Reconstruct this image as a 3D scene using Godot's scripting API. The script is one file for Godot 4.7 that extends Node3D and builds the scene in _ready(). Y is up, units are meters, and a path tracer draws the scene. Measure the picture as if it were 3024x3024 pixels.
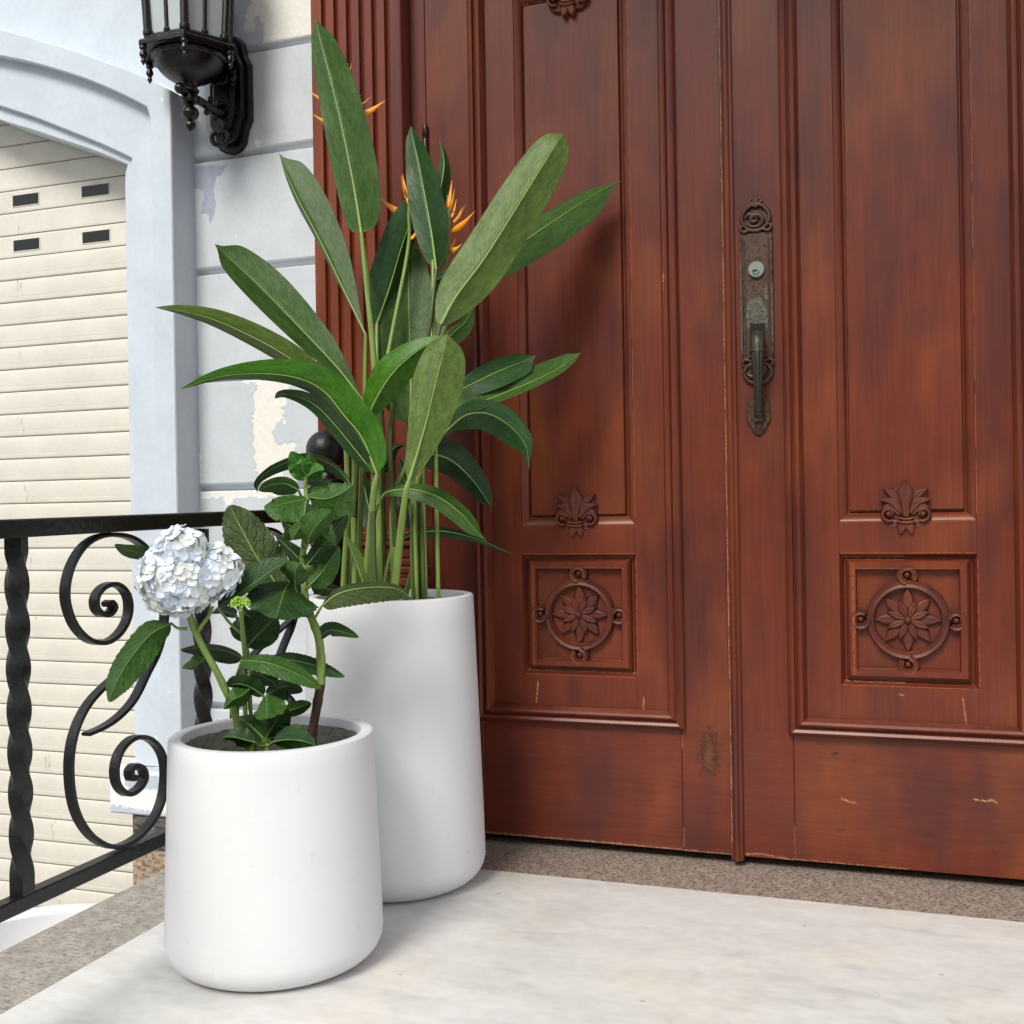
extends Node3D
# A porch corner: carved wooden double doors, two white planters, a wrought iron railing, a painted wall and a roller shutter.
# x runs along the doors, y is up, z comes out of the doors; the marble floor lies at y = 0.

var UO := Vector3.ZERO          # added to a point before its texture coordinate is taken
var rng := RandomNumberGenerator.new()
var M := {}
const FACE := Vector3(0.415, 0.03, 0.909)   # the side that the leaves turn to

# ---------------------------------------------------------------- shape helpers
func mb(smooth := false) -> SurfaceTool:
	var st := SurfaceTool.new()
	st.begin(Mesh.PRIMITIVE_TRIANGLES)
	st.set_smooth_group(0 if smooth else -1)
	return st

func build(st: SurfaceTool, called: String, mat: Material, parent: Node) -> MeshInstance3D:
	st.generate_normals()
	var o := MeshInstance3D.new()
	o.name = called
	o.mesh = st.commit()
	o.mesh.surface_set_material(0, mat)
	o.cast_shadow = GeometryInstance3D.SHADOW_CASTING_SETTING_ON
	parent.add_child(o, true)
	return o

func tag(o: Node, label: String, category := "", group := "", kind := "") -> void:
	if label != "": o.set_meta("label", label)
	if category != "": o.set_meta("category", category)
	if group != "": o.set_meta("group", group)
	if kind != "": o.set_meta("kind", kind)

func numbered(called: String) -> String:
	if not has_node(NodePath(called)): return called
	var i := 1
	while has_node(NodePath("%s_%03d" % [called, i])): i += 1
	return "%s_%03d" % [called, i]

func thing(called: String, at: Vector3, label: String, category: String, group := "") -> Node3D:
	var o := Node3D.new()
	o.name = numbered(called)
	add_child(o)
	o.position = at
	tag(o, label, category, group)
	return o

func uvof(p: Vector3, n: Vector3) -> Vector2:
	var q := p + UO
	var a := n.abs()
	if a.z >= a.x and a.z >= a.y: return Vector2(q.x, -q.y)
	if a.x >= a.y: return Vector2(q.z, -q.y)
	return Vector2(q.x, q.z)

func tri(st: SurfaceTool, a: Vector3, b: Vector3, c: Vector3) -> void:   # counter-clockwise seen from outside
	var n := (b - a).cross(c - a)
	st.set_uv(uvof(a, n)); st.add_vertex(a)
	st.set_uv(uvof(c, n)); st.add_vertex(c)
	st.set_uv(uvof(b, n)); st.add_vertex(b)

func quad(st: SurfaceTool, a: Vector3, b: Vector3, c: Vector3, d: Vector3) -> void:
	tri(st, a, b, c); tri(st, a, c, d)

func cquad(st: SurfaceTool, a: Vector3, b: Vector3, c: Vector3, d: Vector3, ctr: Vector3) -> void:   # turned away from ctr
	var n := (b - a).cross(c - a)
	if n.dot((a + b + c + d) * 0.25 - ctr) >= 0.0: quad(st, a, b, c, d)
	else: quad(st, d, c, b, a)

func uquad(st: SurfaceTool, p: Array, t: Array) -> void:   # own texture coordinates, counter-clockwise
	for i in [0, 2, 1, 0, 3, 2]:
		st.set_uv(t[i]); st.add_vertex(p[i])

func bbox(st: SurfaceTool, a: Vector3, b: Vector3, r := 0.0015) -> void:   # box with chamfered edges
	var ctr := (a + b) * 0.5
	var h := (b - a).abs() * 0.5
	r = minf(r, minf(h.x, minf(h.y, h.z)) * 0.45)
	for ax in 3:
		var u := (ax + 1) % 3
		var v := (ax + 2) % 3
		for s in [-1.0, 1.0]:
			var q := []
			for c in [[-1.0, -1.0], [1.0, -1.0], [1.0, 1.0], [-1.0, 1.0]]:
				var p := ctr
				p[ax] += s * h[ax]; p[u] += c[0] * (h[u] - r); p[v] += c[1] * (h[v] - r)
				q.append(p)
			cquad(st, q[0], q[1], q[2], q[3], ctr)
			for s2 in [-1.0, 1.0]:   # edge between +-ax and +-u
				var e := []
				for k in [-1.0, 1.0]:
					var p1 := ctr; var p2 := ctr
					p1[ax] += s * h[ax]; p1[u] += s2 * (h[u] - r); p1[v] += k * (h[v] - r)
					p2[ax] += s * (h[ax] - r); p2[u] += s2 * h[u]; p2[v] += k * (h[v] - r)
					e.append(p1); e.append(p2)
				cquad(st, e[0], e[1], e[3], e[2], ctr)
	for sx in [-1.0, 1.0]:
		for sy in [-1.0, 1.0]:
			for sz in [-1.0, 1.0]:
				var p := ctr + Vector3(sx * h.x, sy * h.y, sz * h.z)
				var A := p - Vector3(0, sy * r, sz * r)
				var B := p - Vector3(sx * r, 0, sz * r)
				var C := p - Vector3(sx * r, sy * r, 0)
				if (B - A).cross(C - A).dot(Vector3(sx, sy, sz)) > 0: tri(st, A, B, C)
				else: tri(st, A, C, B)

func extrude(st: SurfaceTool, poly: PackedVector2Array, z0: float, z1: float, bev := 0.0, X := Transform3D.IDENTITY) -> void:
	var p := poly.duplicate()
	if Geometry2D.is_polygon_clockwise(p): p.reverse()
	# is_polygon_clockwise counts y downwards, so make sure of the turn by area
	var area := 0.0
	for i in p.size(): area += p[i].cross(p[(i + 1) % p.size()])
	if area < 0: p.reverse()
	var n := p.size()
	var ins := PackedVector2Array()
	for i in n:
		var e0 := (p[i] - p[(i + n - 1) % n]).normalized()
		var e1 := (p[(i + 1) % n] - p[i]).normalized()
		var m := (Vector2(-e0.y, e0.x) + Vector2(-e1.y, e1.x))
		m = m.normalized() if m.length() > 0.05 else Vector2(-e1.y, e1.x)
		ins.append(p[i] + m * bev)
	var idx := Geometry2D.triangulate_polygon(ins)
	for k in range(0, idx.size(), 3):
		var a := ins[idx[k]]; var b := ins[idx[k + 1]]; var c := ins[idx[k + 2]]
		if (b - a).cross(c - a) < 0:
			var t := b; b = c; c = t
		tri(st, X * Vector3(a.x, a.y, z1), X * Vector3(b.x, b.y, z1), X * Vector3(c.x, c.y, z1))
		tri(st, X * Vector3(a.x, a.y, z0), X * Vector3(c.x, c.y, z0), X * Vector3(b.x, b.y, z0))
	for i in n:
		var j := (i + 1) % n
		var zb := z1 - bev
		quad(st, X * Vector3(p[i].x, p[i].y, z0), X * Vector3(p[j].x, p[j].y, z0), X * Vector3(p[j].x, p[j].y, zb), X * Vector3(p[i].x, p[i].y, zb))
		if bev > 0.0:
			quad(st, X * Vector3(p[i].x, p[i].y, zb), X * Vector3(p[j].x, p[j].y, zb), X * Vector3(ins[j].x, ins[j].y, z1), X * Vector3(ins[i].x, ins[i].y, z1))

func lathe(st: SurfaceTool, prof: Array, seg := 24, c := Vector3.ZERO, flutes := 0, fd := 0.0, X := Transform3D.IDENTITY) -> void:
	var g := 1
	var len := 0.0
	for k in prof.size() - 1:
		var a: Vector2 = prof[k]
		var b: Vector2 = prof[k + 1]
		if k > 0:
			var pa: Vector2 = prof[k - 1]
			if absf((a - pa).angle_to(b - a)) > 0.6: g += 1
		st.set_smooth_group(g)
		var l2 := len + (b - a).length()
		for i in seg:
			var t0 := TAU * i / seg
			var t1 := TAU * (i + 1) / seg
			var f0 := 1.0 - fd * (0.5 - 0.5 * cos(flutes * t0)) if flutes > 0 else 1.0
			var f1 := 1.0 - fd * (0.5 - 0.5 * cos(flutes * t1)) if flutes > 0 else 1.0
			var P := []
			var rr: float = maxf(a.x, b.x)
			for q in [[a, t0, f0], [a, t1, f1], [b, t1, f1], [b, t0, f0]]:
				P.append(X * (c + Vector3(q[0].x * q[2] * sin(q[1]), q[0].y, q[0].x * q[2] * cos(q[1]))))
			uquad(st, P, [Vector2(t0 * rr, -len), Vector2(t1 * rr, -len), Vector2(t1 * rr, -l2), Vector2(t0 * rr, -l2)])
		len = l2

func ball(st: SurfaceTool, c: Vector3, r: float, seg := 16, sq := Vector3.ONE) -> void:
	var pr := []
	var n := seg / 2
	for i in n + 1:
		var a := -PI / 2 + PI * i / n
		pr.append(Vector2(r * cos(a), r * sin(a)))
	lathe(st, pr, seg, Vector3.ZERO, 0, 0.0, Transform3D(Basis.from_scale(sq), c))

func spline(pts: Array, per := 6) -> Array:   # Catmull-Rom through points of any vector type
	var o := []
	var n := pts.size()
	for i in n - 1:
		var p1 = pts[i]
		var p2 = pts[i + 1]
		var p0 = pts[i - 1] if i > 0 else p1 * 2.0 - p2
		var p3 = pts[i + 2] if i + 2 < n else p2 * 2.0 - p1
		for k in per:
			var t := float(k) / per
			o.append((p1 * 2.0 + (p2 - p0) * t + (p0 * 2.0 - p1 * 5.0 + p2 * 4.0 - p3) * t * t + (p1 * 3.0 - p0 - p2 * 3.0 + p3) * t * t * t) * 0.5)
	o.append(pts[n - 1])
	return o

func tube(st: SurfaceTool, pts: Array, radii: Array, seg := 10, flat := 1.0) -> void:   # radii spread evenly along the path
	st.set_smooth_group(3)
	var n := pts.size()
	var up := Vector3(0, 0, 1)
	var rings := []
	var len := 0.0
	var lens := []
	for i in n:
		var t: Vector3 = (pts[mini(i + 1, n - 1)] - pts[maxi(i - 1, 0)]).normalized()
		if absf(t.dot(up)) > 0.98: up = Vector3(0, 1, 0) if absf(t.y) < 0.9 else Vector3(1, 0, 0)
		var s := t.cross(up).normalized()
		up = s.cross(t).normalized()
		var f := float(i) / (n - 1) * (radii.size() - 1)
		var k := mini(int(f), radii.size() - 2) if radii.size() > 1 else 0
		var r: float = radii[0] if radii.size() == 1 else lerpf(radii[k], radii[k + 1], f - k)
		var ring := []
		for j in seg + 1:
			var a := TAU * j / seg
			ring.append(pts[i] + (s * cos(a) + up * sin(a) * flat) * r)
		rings.append(ring)
		if i > 0: len += (pts[i] - pts[i - 1]).length()
		lens.append(len)
	for i in n - 1:
		for j in seg:
			uquad(st, [rings[i][j + 1], rings[i][j], rings[i + 1][j], rings[i + 1][j + 1]],
				[Vector2((j + 1.0) / seg, lens[i]), Vector2(float(j) / seg, lens[i]), Vector2(float(j) / seg, lens[i + 1]), Vector2((j + 1.0) / seg, lens[i + 1])])
	st.set_smooth_group(-1)
	for e in [0, n - 1]:
		for j in range(1, seg - 1):
			if e == 0: tri(st, rings[e][0], rings[e][j], rings[e][j + 1])
			else: tri(st, rings[e][0], rings[e][j + 1], rings[e][j])

func strip(st: SurfaceTool, pts: Array, x0: float, width: float, thick: Array) -> void:   # flat iron bar bent in the z-y plane, width along x
	var n := pts.size()
	var sec := []
	for i in n:
		var a: Vector2 = pts[maxi(i - 1, 0)]
		var b: Vector2 = pts[mini(i + 1, n - 1)]
		var t := (b - a).normalized()
		var nn := Vector2(-t.y, t.x)
		var f := float(i) / (n - 1) * (thick.size() - 1)
		var k := mini(int(f), thick.size() - 2)
		var h: float = lerpf(thick[k], thick[k + 1], f - k) * 0.5
		var p: Vector2 = pts[i]
		var c := 0.0016
		var w := width * 0.5
		var ring := []
		for q in [[-w + c, h], [w - c, h], [w, h - c], [w, -h + c], [w - c, -h], [-w + c, -h], [-w, -h + c], [-w, h - c]]:
			var m: Vector2 = p + nn * float(q[1])
			ring.append(Vector3(x0 + q[0], m.y, m.x))
		sec.append(ring)
	for i in n - 1:
		for j in 8:
			st.set_smooth_group(10 + j)
			var k := (j + 1) % 8
			quad(st, sec[i][j], sec[i][k], sec[i + 1][k], sec[i + 1][j])
	st.set_smooth_group(-1)
	for j in range(1, 7):
		tri(st, sec[0][0], sec[0][j + 1], sec[0][j])
		tri(st, sec[n - 1][0], sec[n - 1][j], sec[n - 1][j + 1])

func mould_side(x0: float, y0: float, x1: float, y1: float, prof: Array, side: int) -> SurfaceTool:   # one mitred length of moulding
	var st := mb()
	var g := 20
	for k in prof.size() - 1:
		var P := []
		for e in [prof[k], prof[k + 1]]:
			var d: float = e.x
			var cs := [Vector3(x0 + d, y0 + d, e.y), Vector3(x1 - d, y0 + d, e.y), Vector3(x1 - d, y1 - d, e.y), Vector3(x0 + d, y1 - d, e.y)]
			P.append(cs[side]); P.append(cs[(side + 1) % 4])
		if k > 0:
			var pa: Vector2 = prof[k] - prof[k - 1]
			if absf(pa.angle_to(prof[k + 1] - prof[k])) > 0.7: g += 1
		st.set_smooth_group(g)
		quad(st, P[0], P[1], P[3], P[2])
	return st

func mould(x0: float, y0: float, x1: float, y1: float, prof: Array, called: String, mat: Material, parent: Node) -> void:
	for s in 4: build(mould_side(x0, y0, x1, y1, prof, s), called, mat, parent)

func relief(st: SurfaceTool, spine: Array, hw: Array, h: float, zb: float, crease := 0.0) -> void:   # carved leaf lying on the x-y plane
	st.set_smooth_group(5)
	var n := spine.size()
	var rows := []
	for i in n:
		var t: Vector2 = (spine[mini(i + 1, n - 1)] - spine[maxi(i - 1, 0)]).normalized()
		var nn := Vector2(-t.y, t.x)
		var f := float(i) / (n - 1) * (hw.size() - 1)
		var k := mini(int(f), hw.size() - 2)
		var w: float = lerpf(hw[k], hw[k + 1], f - k)
		var row := []
		for j in 9:
			var s := (j - 4) / 4.0
			var p: Vector2 = spine[i] + nn * w * s
			var z := zb + h * (0.35 + 0.65 * sqrt(maxf(0.0, 1.0 - s * s * 0.96))) - crease * exp(-s * s * 30.0)
			if absf(s) == 1.0: z = zb + h * 0.35
			row.append(Vector3(p.x, p.y, z))
		row.push_front(Vector3(row[0].x, row[0].y, zb - 0.004))
		row.append(Vector3(row[9].x, row[9].y, zb - 0.004))
		rows.append(row)
	for i in n - 1:
		for j in 10:
			st.set_smooth_group(5 if (j > 0 and j < 9) else 6 + j)
			quad(st, rows[i][j], rows[i + 1][j], rows[i + 1][j + 1], rows[i][j + 1])
	st.set_smooth_group(-1)
	for e in [0, n - 1]:
		for j in range(1, 10):
			tri(st, rows[e][0], rows[e][j], rows[e][j + 1])

func ring(st: SurfaceTool, c: Vector2, r: float, w: float, zb: float, h: float, a0 := 0.0, a1 := TAU, seg := 48) -> void:   # flat carved band with rounded shoulders
	var pr := [Vector2(-w, -0.004), Vector2(-w, h * 0.6), Vector2(-w * 0.7, h * 0.95), Vector2(0, h * 0.8), Vector2(w * 0.7, h * 0.95), Vector2(w, h * 0.6), Vector2(w, -0.004)]
	for i in seg:
		var t0 := lerpf(a0, a1, float(i) / seg)
		var t1 := lerpf(a0, a1, float(i + 1) / seg)
		for k in pr.size() - 1:
			st.set_smooth_group(30 + k)
			var q := []
			for e in [[pr[k], t0], [pr[k], t1], [pr[k + 1], t1], [pr[k + 1], t0]]:
				q.append(Vector3(c.x + (r + e[0].x) * cos(e[1]), c.y + (r + e[0].x) * sin(e[1]), zb + e[0].y))
			quad(st, q[3], q[2], q[1], q[0])

func blade_width(kind: String, t: float) -> float:
	match kind:
		"lance": return pow(maxf(0.0, sin(PI * pow(t, 0.72))), 0.9) * (1.0 - 0.18 * t)
		"lance2": return pow(maxf(0.0, sin(PI * pow(t, 0.60))), 0.60) * (1.0 - 0.45 * smoothstep(0.85, 0.98, t))
		"blunt": return pow(sin(PI * 0.5 * minf(1.0, 0.06 + t / 0.30)), 0.8) * pow(maxf(0.0, 1.0 - pow(t, 5.0)), 0.75) * (1.0 - 0.55 * smoothstep(0.93, 0.975, t))
		"blunt2": return (0.06 + 0.94 * pow(minf(t / 0.62, 1.0), 0.75)) * pow(maxf(0.0, 1.0 - pow(t, 4.5)), 0.8) * (1.0 - 0.3 * smoothstep(0.88, 0.98, t))
		"tipw": return pow(maxf(0.0, sin(PI * pow(t, 1.22))), 0.80) * (0.45 + 0.55 * minf(1.0, t / 0.3)) * (1.0 - 0.62 * smoothstep(0.80, 0.97, t))
		"basew": return pow(maxf(0.0, sin(PI * pow(t, 0.52))), 0.85)
		"ovate": return pow(maxf(0.0, sin(PI * pow(t, 0.74))), 0.62) * (1.0 - 0.10 * t)
	return sin(PI * t)

func leaf_mesh(pts: Array, wl: float, wr: float, dl: float, dr: float, kind: String, teeth: int, rows: int, seedv: int) -> SurfaceTool:
	var st := mb(true)
	var sp := spline(pts, 8)
	var n := sp.size()
	var cols := 6
	var r := RandomNumberGenerator.new()
	r.seed = seedv
	var ph := r.randf() * TAU
	var ph2 := r.randf() * TAU
	var amp := 0.05 if teeth == 0 else 0.09
	var grid := []
	for i in rows + 1:
		var t := float(i) / rows
		var f := t * (n - 1)
		var k := mini(int(f), n - 2)
		var c: Vector3 = sp[k].lerp(sp[k + 1], f - k)
		var tg: Vector3 = (sp[mini(k + 2, n - 1)] - sp[maxi(k - 1, 0)]).normalized()
		var e := tg.cross(FACE.normalized()).normalized()     # points to the right of the growth seen from the front
		var nn := e.cross(tg).normalized()
		var w := blade_width(kind, t)
		if teeth > 0 and t > 0.06 and t < 0.97:
			w *= 1.0 - 0.085 * (1.0 - fposmod(t * teeth, 1.0))
		var row := []
		for j in range(-cols, cols + 1):
			var s := float(j) / cols
			var a := absf(s)
			var ww := wl if s < 0 else wr
			var dd := dl if s < 0 else dr
			var rip := amp * sin(t * 21.0 + ph + (2.0 if s < 0 else 0.0)) * a * a * minf(wl + wr, 0.08) + 0.06 * sin(t * 9.0 + ph2) * a * (wl + wr)
			row.append(c + e * ww * w * s + nn * (dd * w * a * (1.3 - 0.3 * a) + rip * w * 0.5))
		grid.append(row)
	for i in rows:
		for j in 2 * cols:
			var u0 := float(j) / (2 * cols)
			var u1 := float(j + 1) / (2 * cols)
			var v0 := float(i) / rows
			var v1 := float(i + 1) / rows
			uquad(st, [grid[i][j], grid[i][j + 1], grid[i + 1][j + 1], grid[i + 1][j]], [Vector2(u0, v0), Vector2(u1, v0), Vector2(u1, v1), Vector2(u0, v1)])
	return st

# ---------------------------------------------------------------- computed textures
func grain(seedv: int, freq: float, w: int, h: int, sw: int, sh: int, oct := 3) -> PackedByteArray:
	var f := FastNoiseLite.new()
	f.seed = seedv
	f.frequency = freq
	f.fractal_octaves = oct
	var im := f.get_image(sw, sh)
	if sw != w or sh != h: im.resize(w, h, Image.INTERPOLATE_CUBIC)
	return im.get_data()

func tex(im: Image) -> ImageTexture:
	im.generate_mipmaps()
	return ImageTexture.create_from_image(im)

func rgb_image(w: int, h: int, data: PackedByteArray) -> Image:
	return Image.create_from_data(w, h, false, Image.FORMAT_RGB8, data)

func wood_image(w: int, h: int, seedv: int, kick_rows: int, tone := 1.0) -> Image:   # kick_rows: rows at the bottom whose grain runs across
	var g1 := grain(seedv, 0.22, w, h, w, maxi(8, h / 40), 3)
	var g2 := grain(seedv + 1, 0.05, w, h, w, maxi(8, h / 14), 2)
	var pa := grain(seedv + 2, 0.016, w, h, w / 2, h / 6, 3)
	var pb := grain(seedv + 3, 0.012, w, h, w / 2, h / 4, 3)
	var pc := grain(seedv + 4, 0.06, w, h, w / 2, h / 3, 4)
	var h1 := grain(seedv + 5, 0.16, w, h, maxi(8, w / 16), h, 3)
	var h2 := grain(seedv + 6, 0.03, w, h, maxi(8, w / 6), h / 2, 3)
	var fs := grain(seedv + 7, 0.45, w, h, w, h, 1)
	var d := PackedByteArray()
	d.resize(w * h * 3)
	for y in h:
		var kick := y > h - kick_rows
		for x in w:
			var i := y * w + x
			var a := (h1[i] if kick else g1[i]) / 255.0 - 0.5
			var b := (h2[i] if kick else g2[i]) / 255.0 - 0.5
			var p := smoothstep(0.35, 0.95, pa[i] / 255.0) * 0.75     # bluish dark bloom in the old varnish
			var o := smoothstep(0.40, 0.95, pb[i] / 255.0) * 0.8     # worn, more orange wood
			var c := pc[i] / 255.0 - 0.5
			var k := 1.0 + a * 0.13 + b * 0.09 + c * 0.08 + (fs[i] / 255.0 - 0.5) * 0.10
			var r := lerpf(lerpf(110.0, 83.0, p), 134.0, o * 0.8) * k * tone * 0.93
			var g := lerpf(lerpf(49.0, 40.0, p), 69.0, o * 0.8) * k * tone * 0.93
			var bl := lerpf(lerpf(32.0, 35.0, p), 35.0, o * 0.6) * k * tone * 0.93
			d[i * 3] = clampi(int(r), 0, 255)
			d[i * 3 + 1] = clampi(int(g), 0, 255)
			d[i * 3 + 2] = clampi(int(bl), 0, 255)
	return rgb_image(w, h, d)

func scratch(im: Image, pts: Array, col: Color, wd := 1.2, seedv := 1) -> void:   # ragged mark, points in pixels
	var r := RandomNumberGenerator.new()
	r.seed = seedv
	for i in pts.size() - 1:
		var a: Vector2 = pts[i]
		var b: Vector2 = pts[i + 1]
		var n := int((b - a).length() * 2) + 1
		for k in n:
			var p := a.lerp(b, float(k) / n) + Vector2(r.randf_range(-0.5, 0.5), r.randf_range(-0.5, 0.5)) * wd
			if r.randf() < 0.25: continue
			var q := int(r.randf_range(0.0, wd))
			for yy in range(-q, q + 1):
				var X := int(p.x) + yy % 2
				var Y := int(p.y) + yy
				if X >= 0 and Y >= 0 and X < im.get_width() and Y < im.get_height():
					im.set_pixel(X, Y, im.get_pixel(X, Y).lerp(col, r.randf_range(0.5, 0.95)))

func blot(im: Image, c: Vector2, rx: float, ry: float, col: Color, seedv: int, strength := 0.8) -> void:   # ragged stain
	var f := FastNoiseLite.new()
	f.seed = seedv
	f.frequency = 0.13
	for y in range(int(c.y - ry * 1.4), int(c.y + ry * 1.4)):
		for x in range(int(c.x - rx * 1.4), int(c.x + rx * 1.4)):
			if x < 0 or y < 0 or x >= im.get_width() or y >= im.get_height(): continue
			var e := Vector2((x - c.x) / rx, (y - c.y) / ry).length() + f.get_noise_2d(x, y) * 0.7
			if e < 1.0: im.set_pixel(x, y, im.get_pixel(x, y).lerp(col, strength * smoothstep(1.05, 0.35, e)))

var relief_map := PackedByteArray()     # height of the last wall picture: flaked paint leaves a step

func wall_image(w: int, h: int, x0: float, y1: float, ppm: float, base: Color, patches: Array, seedv: int, amp := 1.0) -> Image:
	var n1 := grain(seedv, 0.012, w, h, w, h, 4)
	var n2 := grain(seedv + 1, 0.09, w, h, w, h, 3)
	var d := PackedByteArray()
	d.resize(w * h * 3)
	for i in w * h:
		var k := 1.0 + ((n1[i] / 255.0 - 0.5) * 0.05 + (n2[i] / 255.0 - 0.5) * 0.03) * amp
		d[i * 3] = clampi(int(base.r * 255 * k), 0, 255)
		d[i * 3 + 1] = clampi(int(base.g * 255 * k), 0, 255)
		d[i * 3 + 2] = clampi(int(base.b * 255 * k), 0, 255)
	relief_map = PackedByteArray()
	relief_map.resize(w * h)
	for i in w * h: relief_map[i] = 150 + n2[i] / 24 + n1[i] / 12
	var im := rgb_image(w, h, d)
	var f := FastNoiseLite.new()
	f.seed = seedv + 2
	f.frequency = 0.07
	f.fractal_octaves = 4
	for pt in patches:
		var poly := PackedVector2Array()
		var lo := Vector2(1e9, 1e9)
		var hi := Vector2(-1e9, -1e9)
		for q in pt[0]:
			var v := Vector2((q.x - x0) * ppm, (y1 - q.y) * ppm)
			poly.append(v); lo = lo.min(v); hi = hi.max(v)
		for y in range(maxi(0, int(lo.y) - 6), mini(h, int(hi.y) + 6)):
			for x in range(maxi(0, int(lo.x) - 6), mini(w, int(hi.x) + 6)):
				var q := Vector2(x + f.get_noise_2d(x, y) * pt[2], y + f.get_noise_2d(x + 500, y) * pt[2])
				if Geometry2D.is_point_in_polygon(q, poly):
					var c: Color = pt[1]
					var k := 1.0 + (n2[y * w + x] / 255.0 - 0.5) * 0.06
					im.set_pixel(x, y, Color(c.r * k, c.g * k, c.b * k))
					relief_map[y * w + x] = 110 + n2[y * w + x] / 12
	return im

func mat(c: Color, rough := 0.6, metal := 0.0, spec := 0.5) -> StandardMaterial3D:
	var m := StandardMaterial3D.new()
	m.albedo_color = c
	m.roughness = rough
	m.metallic = metal
	m.metallic_specular = spec
	return m

func bump(m: StandardMaterial3D, seedv: int, freq: float, size: int, strength: float, oct := 4) -> void:
	var f := FastNoiseLite.new()
	f.seed = seedv
	f.frequency = freq
	f.fractal_octaves = oct
	var im := f.get_seamless_image(size, size)
	im.convert(Image.FORMAT_RGB8)
	im.bump_map_to_normal_map(strength)
	m.normal_enabled = true
	m.normal_texture = tex(im)
	m.normal_scale = 0.5

# ---------------------------------------------------------------- materials
func speckle_image(size: int, seedv: int, base: Color, dark: Color, pale: Color, dk := 0.60, stretch := 2) -> Image:   # polished granite
	var a := grain(seedv, 0.11, size, size, size / stretch, size, 3)
	var b := grain(seedv + 1, 0.16, size, size, size / stretch, size, 3)
	var c := grain(seedv + 2, 0.018, size, size, size, size, 3)
	var e := grain(seedv + 3, 0.5, size, size, size, size, 1)
	var d := PackedByteArray()
	d.resize(size * size * 3)
	for i in size * size:
		var k := smoothstep(dk, dk + 0.10, a[i] / 255.0)
		var p := smoothstep(0.60, 0.72, b[i] / 255.0)
		var col := base.lerp(pale, p * 0.7).lerp(dark, k * 0.85)
		var m := 1.0 + (c[i] / 255.0 - 0.5) * 0.22 + (e[i] / 255.0 - 0.5) * 0.12
		d[i * 3] = clampi(int(col.r * m * 255), 0, 255)
		d[i * 3 + 1] = clampi(int(col.g * m * 255), 0, 255)
		d[i * 3 + 2] = clampi(int(col.b * m * 255), 0, 255)
	return rgb_image(size, size, d)

func marble_image(w: int, h: int) -> Image:
	var a := grain(41, 0.02, w, h, w / 6, h / 2, 5)
	var b := grain(42, 0.03, w, h, w / 3, h, 4)
	var c := grain(43, 0.008, w, h, w, h, 4)
	var e := grain(44, 0.10, w, h, w / 2, h, 4)
	var d := PackedByteArray()
	d.resize(w * h * 3)
	for i in w * h:
		var va := a[i] / 255.0
		var vb := b[i] / 255.0
		var vein := exp(-pow((va - 0.5) * 22.0, 2.0)) * smoothstep(0.45, 0.75, vb)
		var warm := smoothstep(0.5, 0.9, c[i] / 255.0)
		var k := 1.0 - vein * 0.05 - (vb - 0.5) * 0.07 - (e[i] / 255.0 - 0.5) * 0.07 - smoothstep(0.55, 0.85, va) * 0.03
		d[i * 3] = clampi(int(lerpf(213.0, 217.0, warm) * k), 0, 255)
		d[i * 3 + 1] = clampi(int(lerpf(211.0, 212.0, warm) * k), 0, 255)
		d[i * 3 + 2] = clampi(int(lerpf(208.0, 203.0, warm) * k), 0, 255)
	var im := rgb_image(w, h, d)
	var r := RandomNumberGenerator.new()
	r.seed = 77
	for k in 0:   # scuffs and grit
		var p := Vector2(r.randf() * w, r.randf() * h)
		scratch(im, [p, p + Vector2(r.randf_range(-22, 22), r.randf_range(-7, 7))], Color(0.55, 0.54, 0.52), 0.8, k)
	for k in 60: blot(im, Vector2(r.randf() * w, r.randf() * h), r.randf_range(1.0, 2.2), r.randf_range(0.8, 1.5), Color(0.42, 0.40, 0.37), k, 0.6)
	for k in 70: blot(im, Vector2(r.randf() * w, r.randf() * h), r.randf_range(10, 60), r.randf_range(2, 8), Color(0.72, 0.70, 0.66), k + 90, 0.22)
	return im

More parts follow.
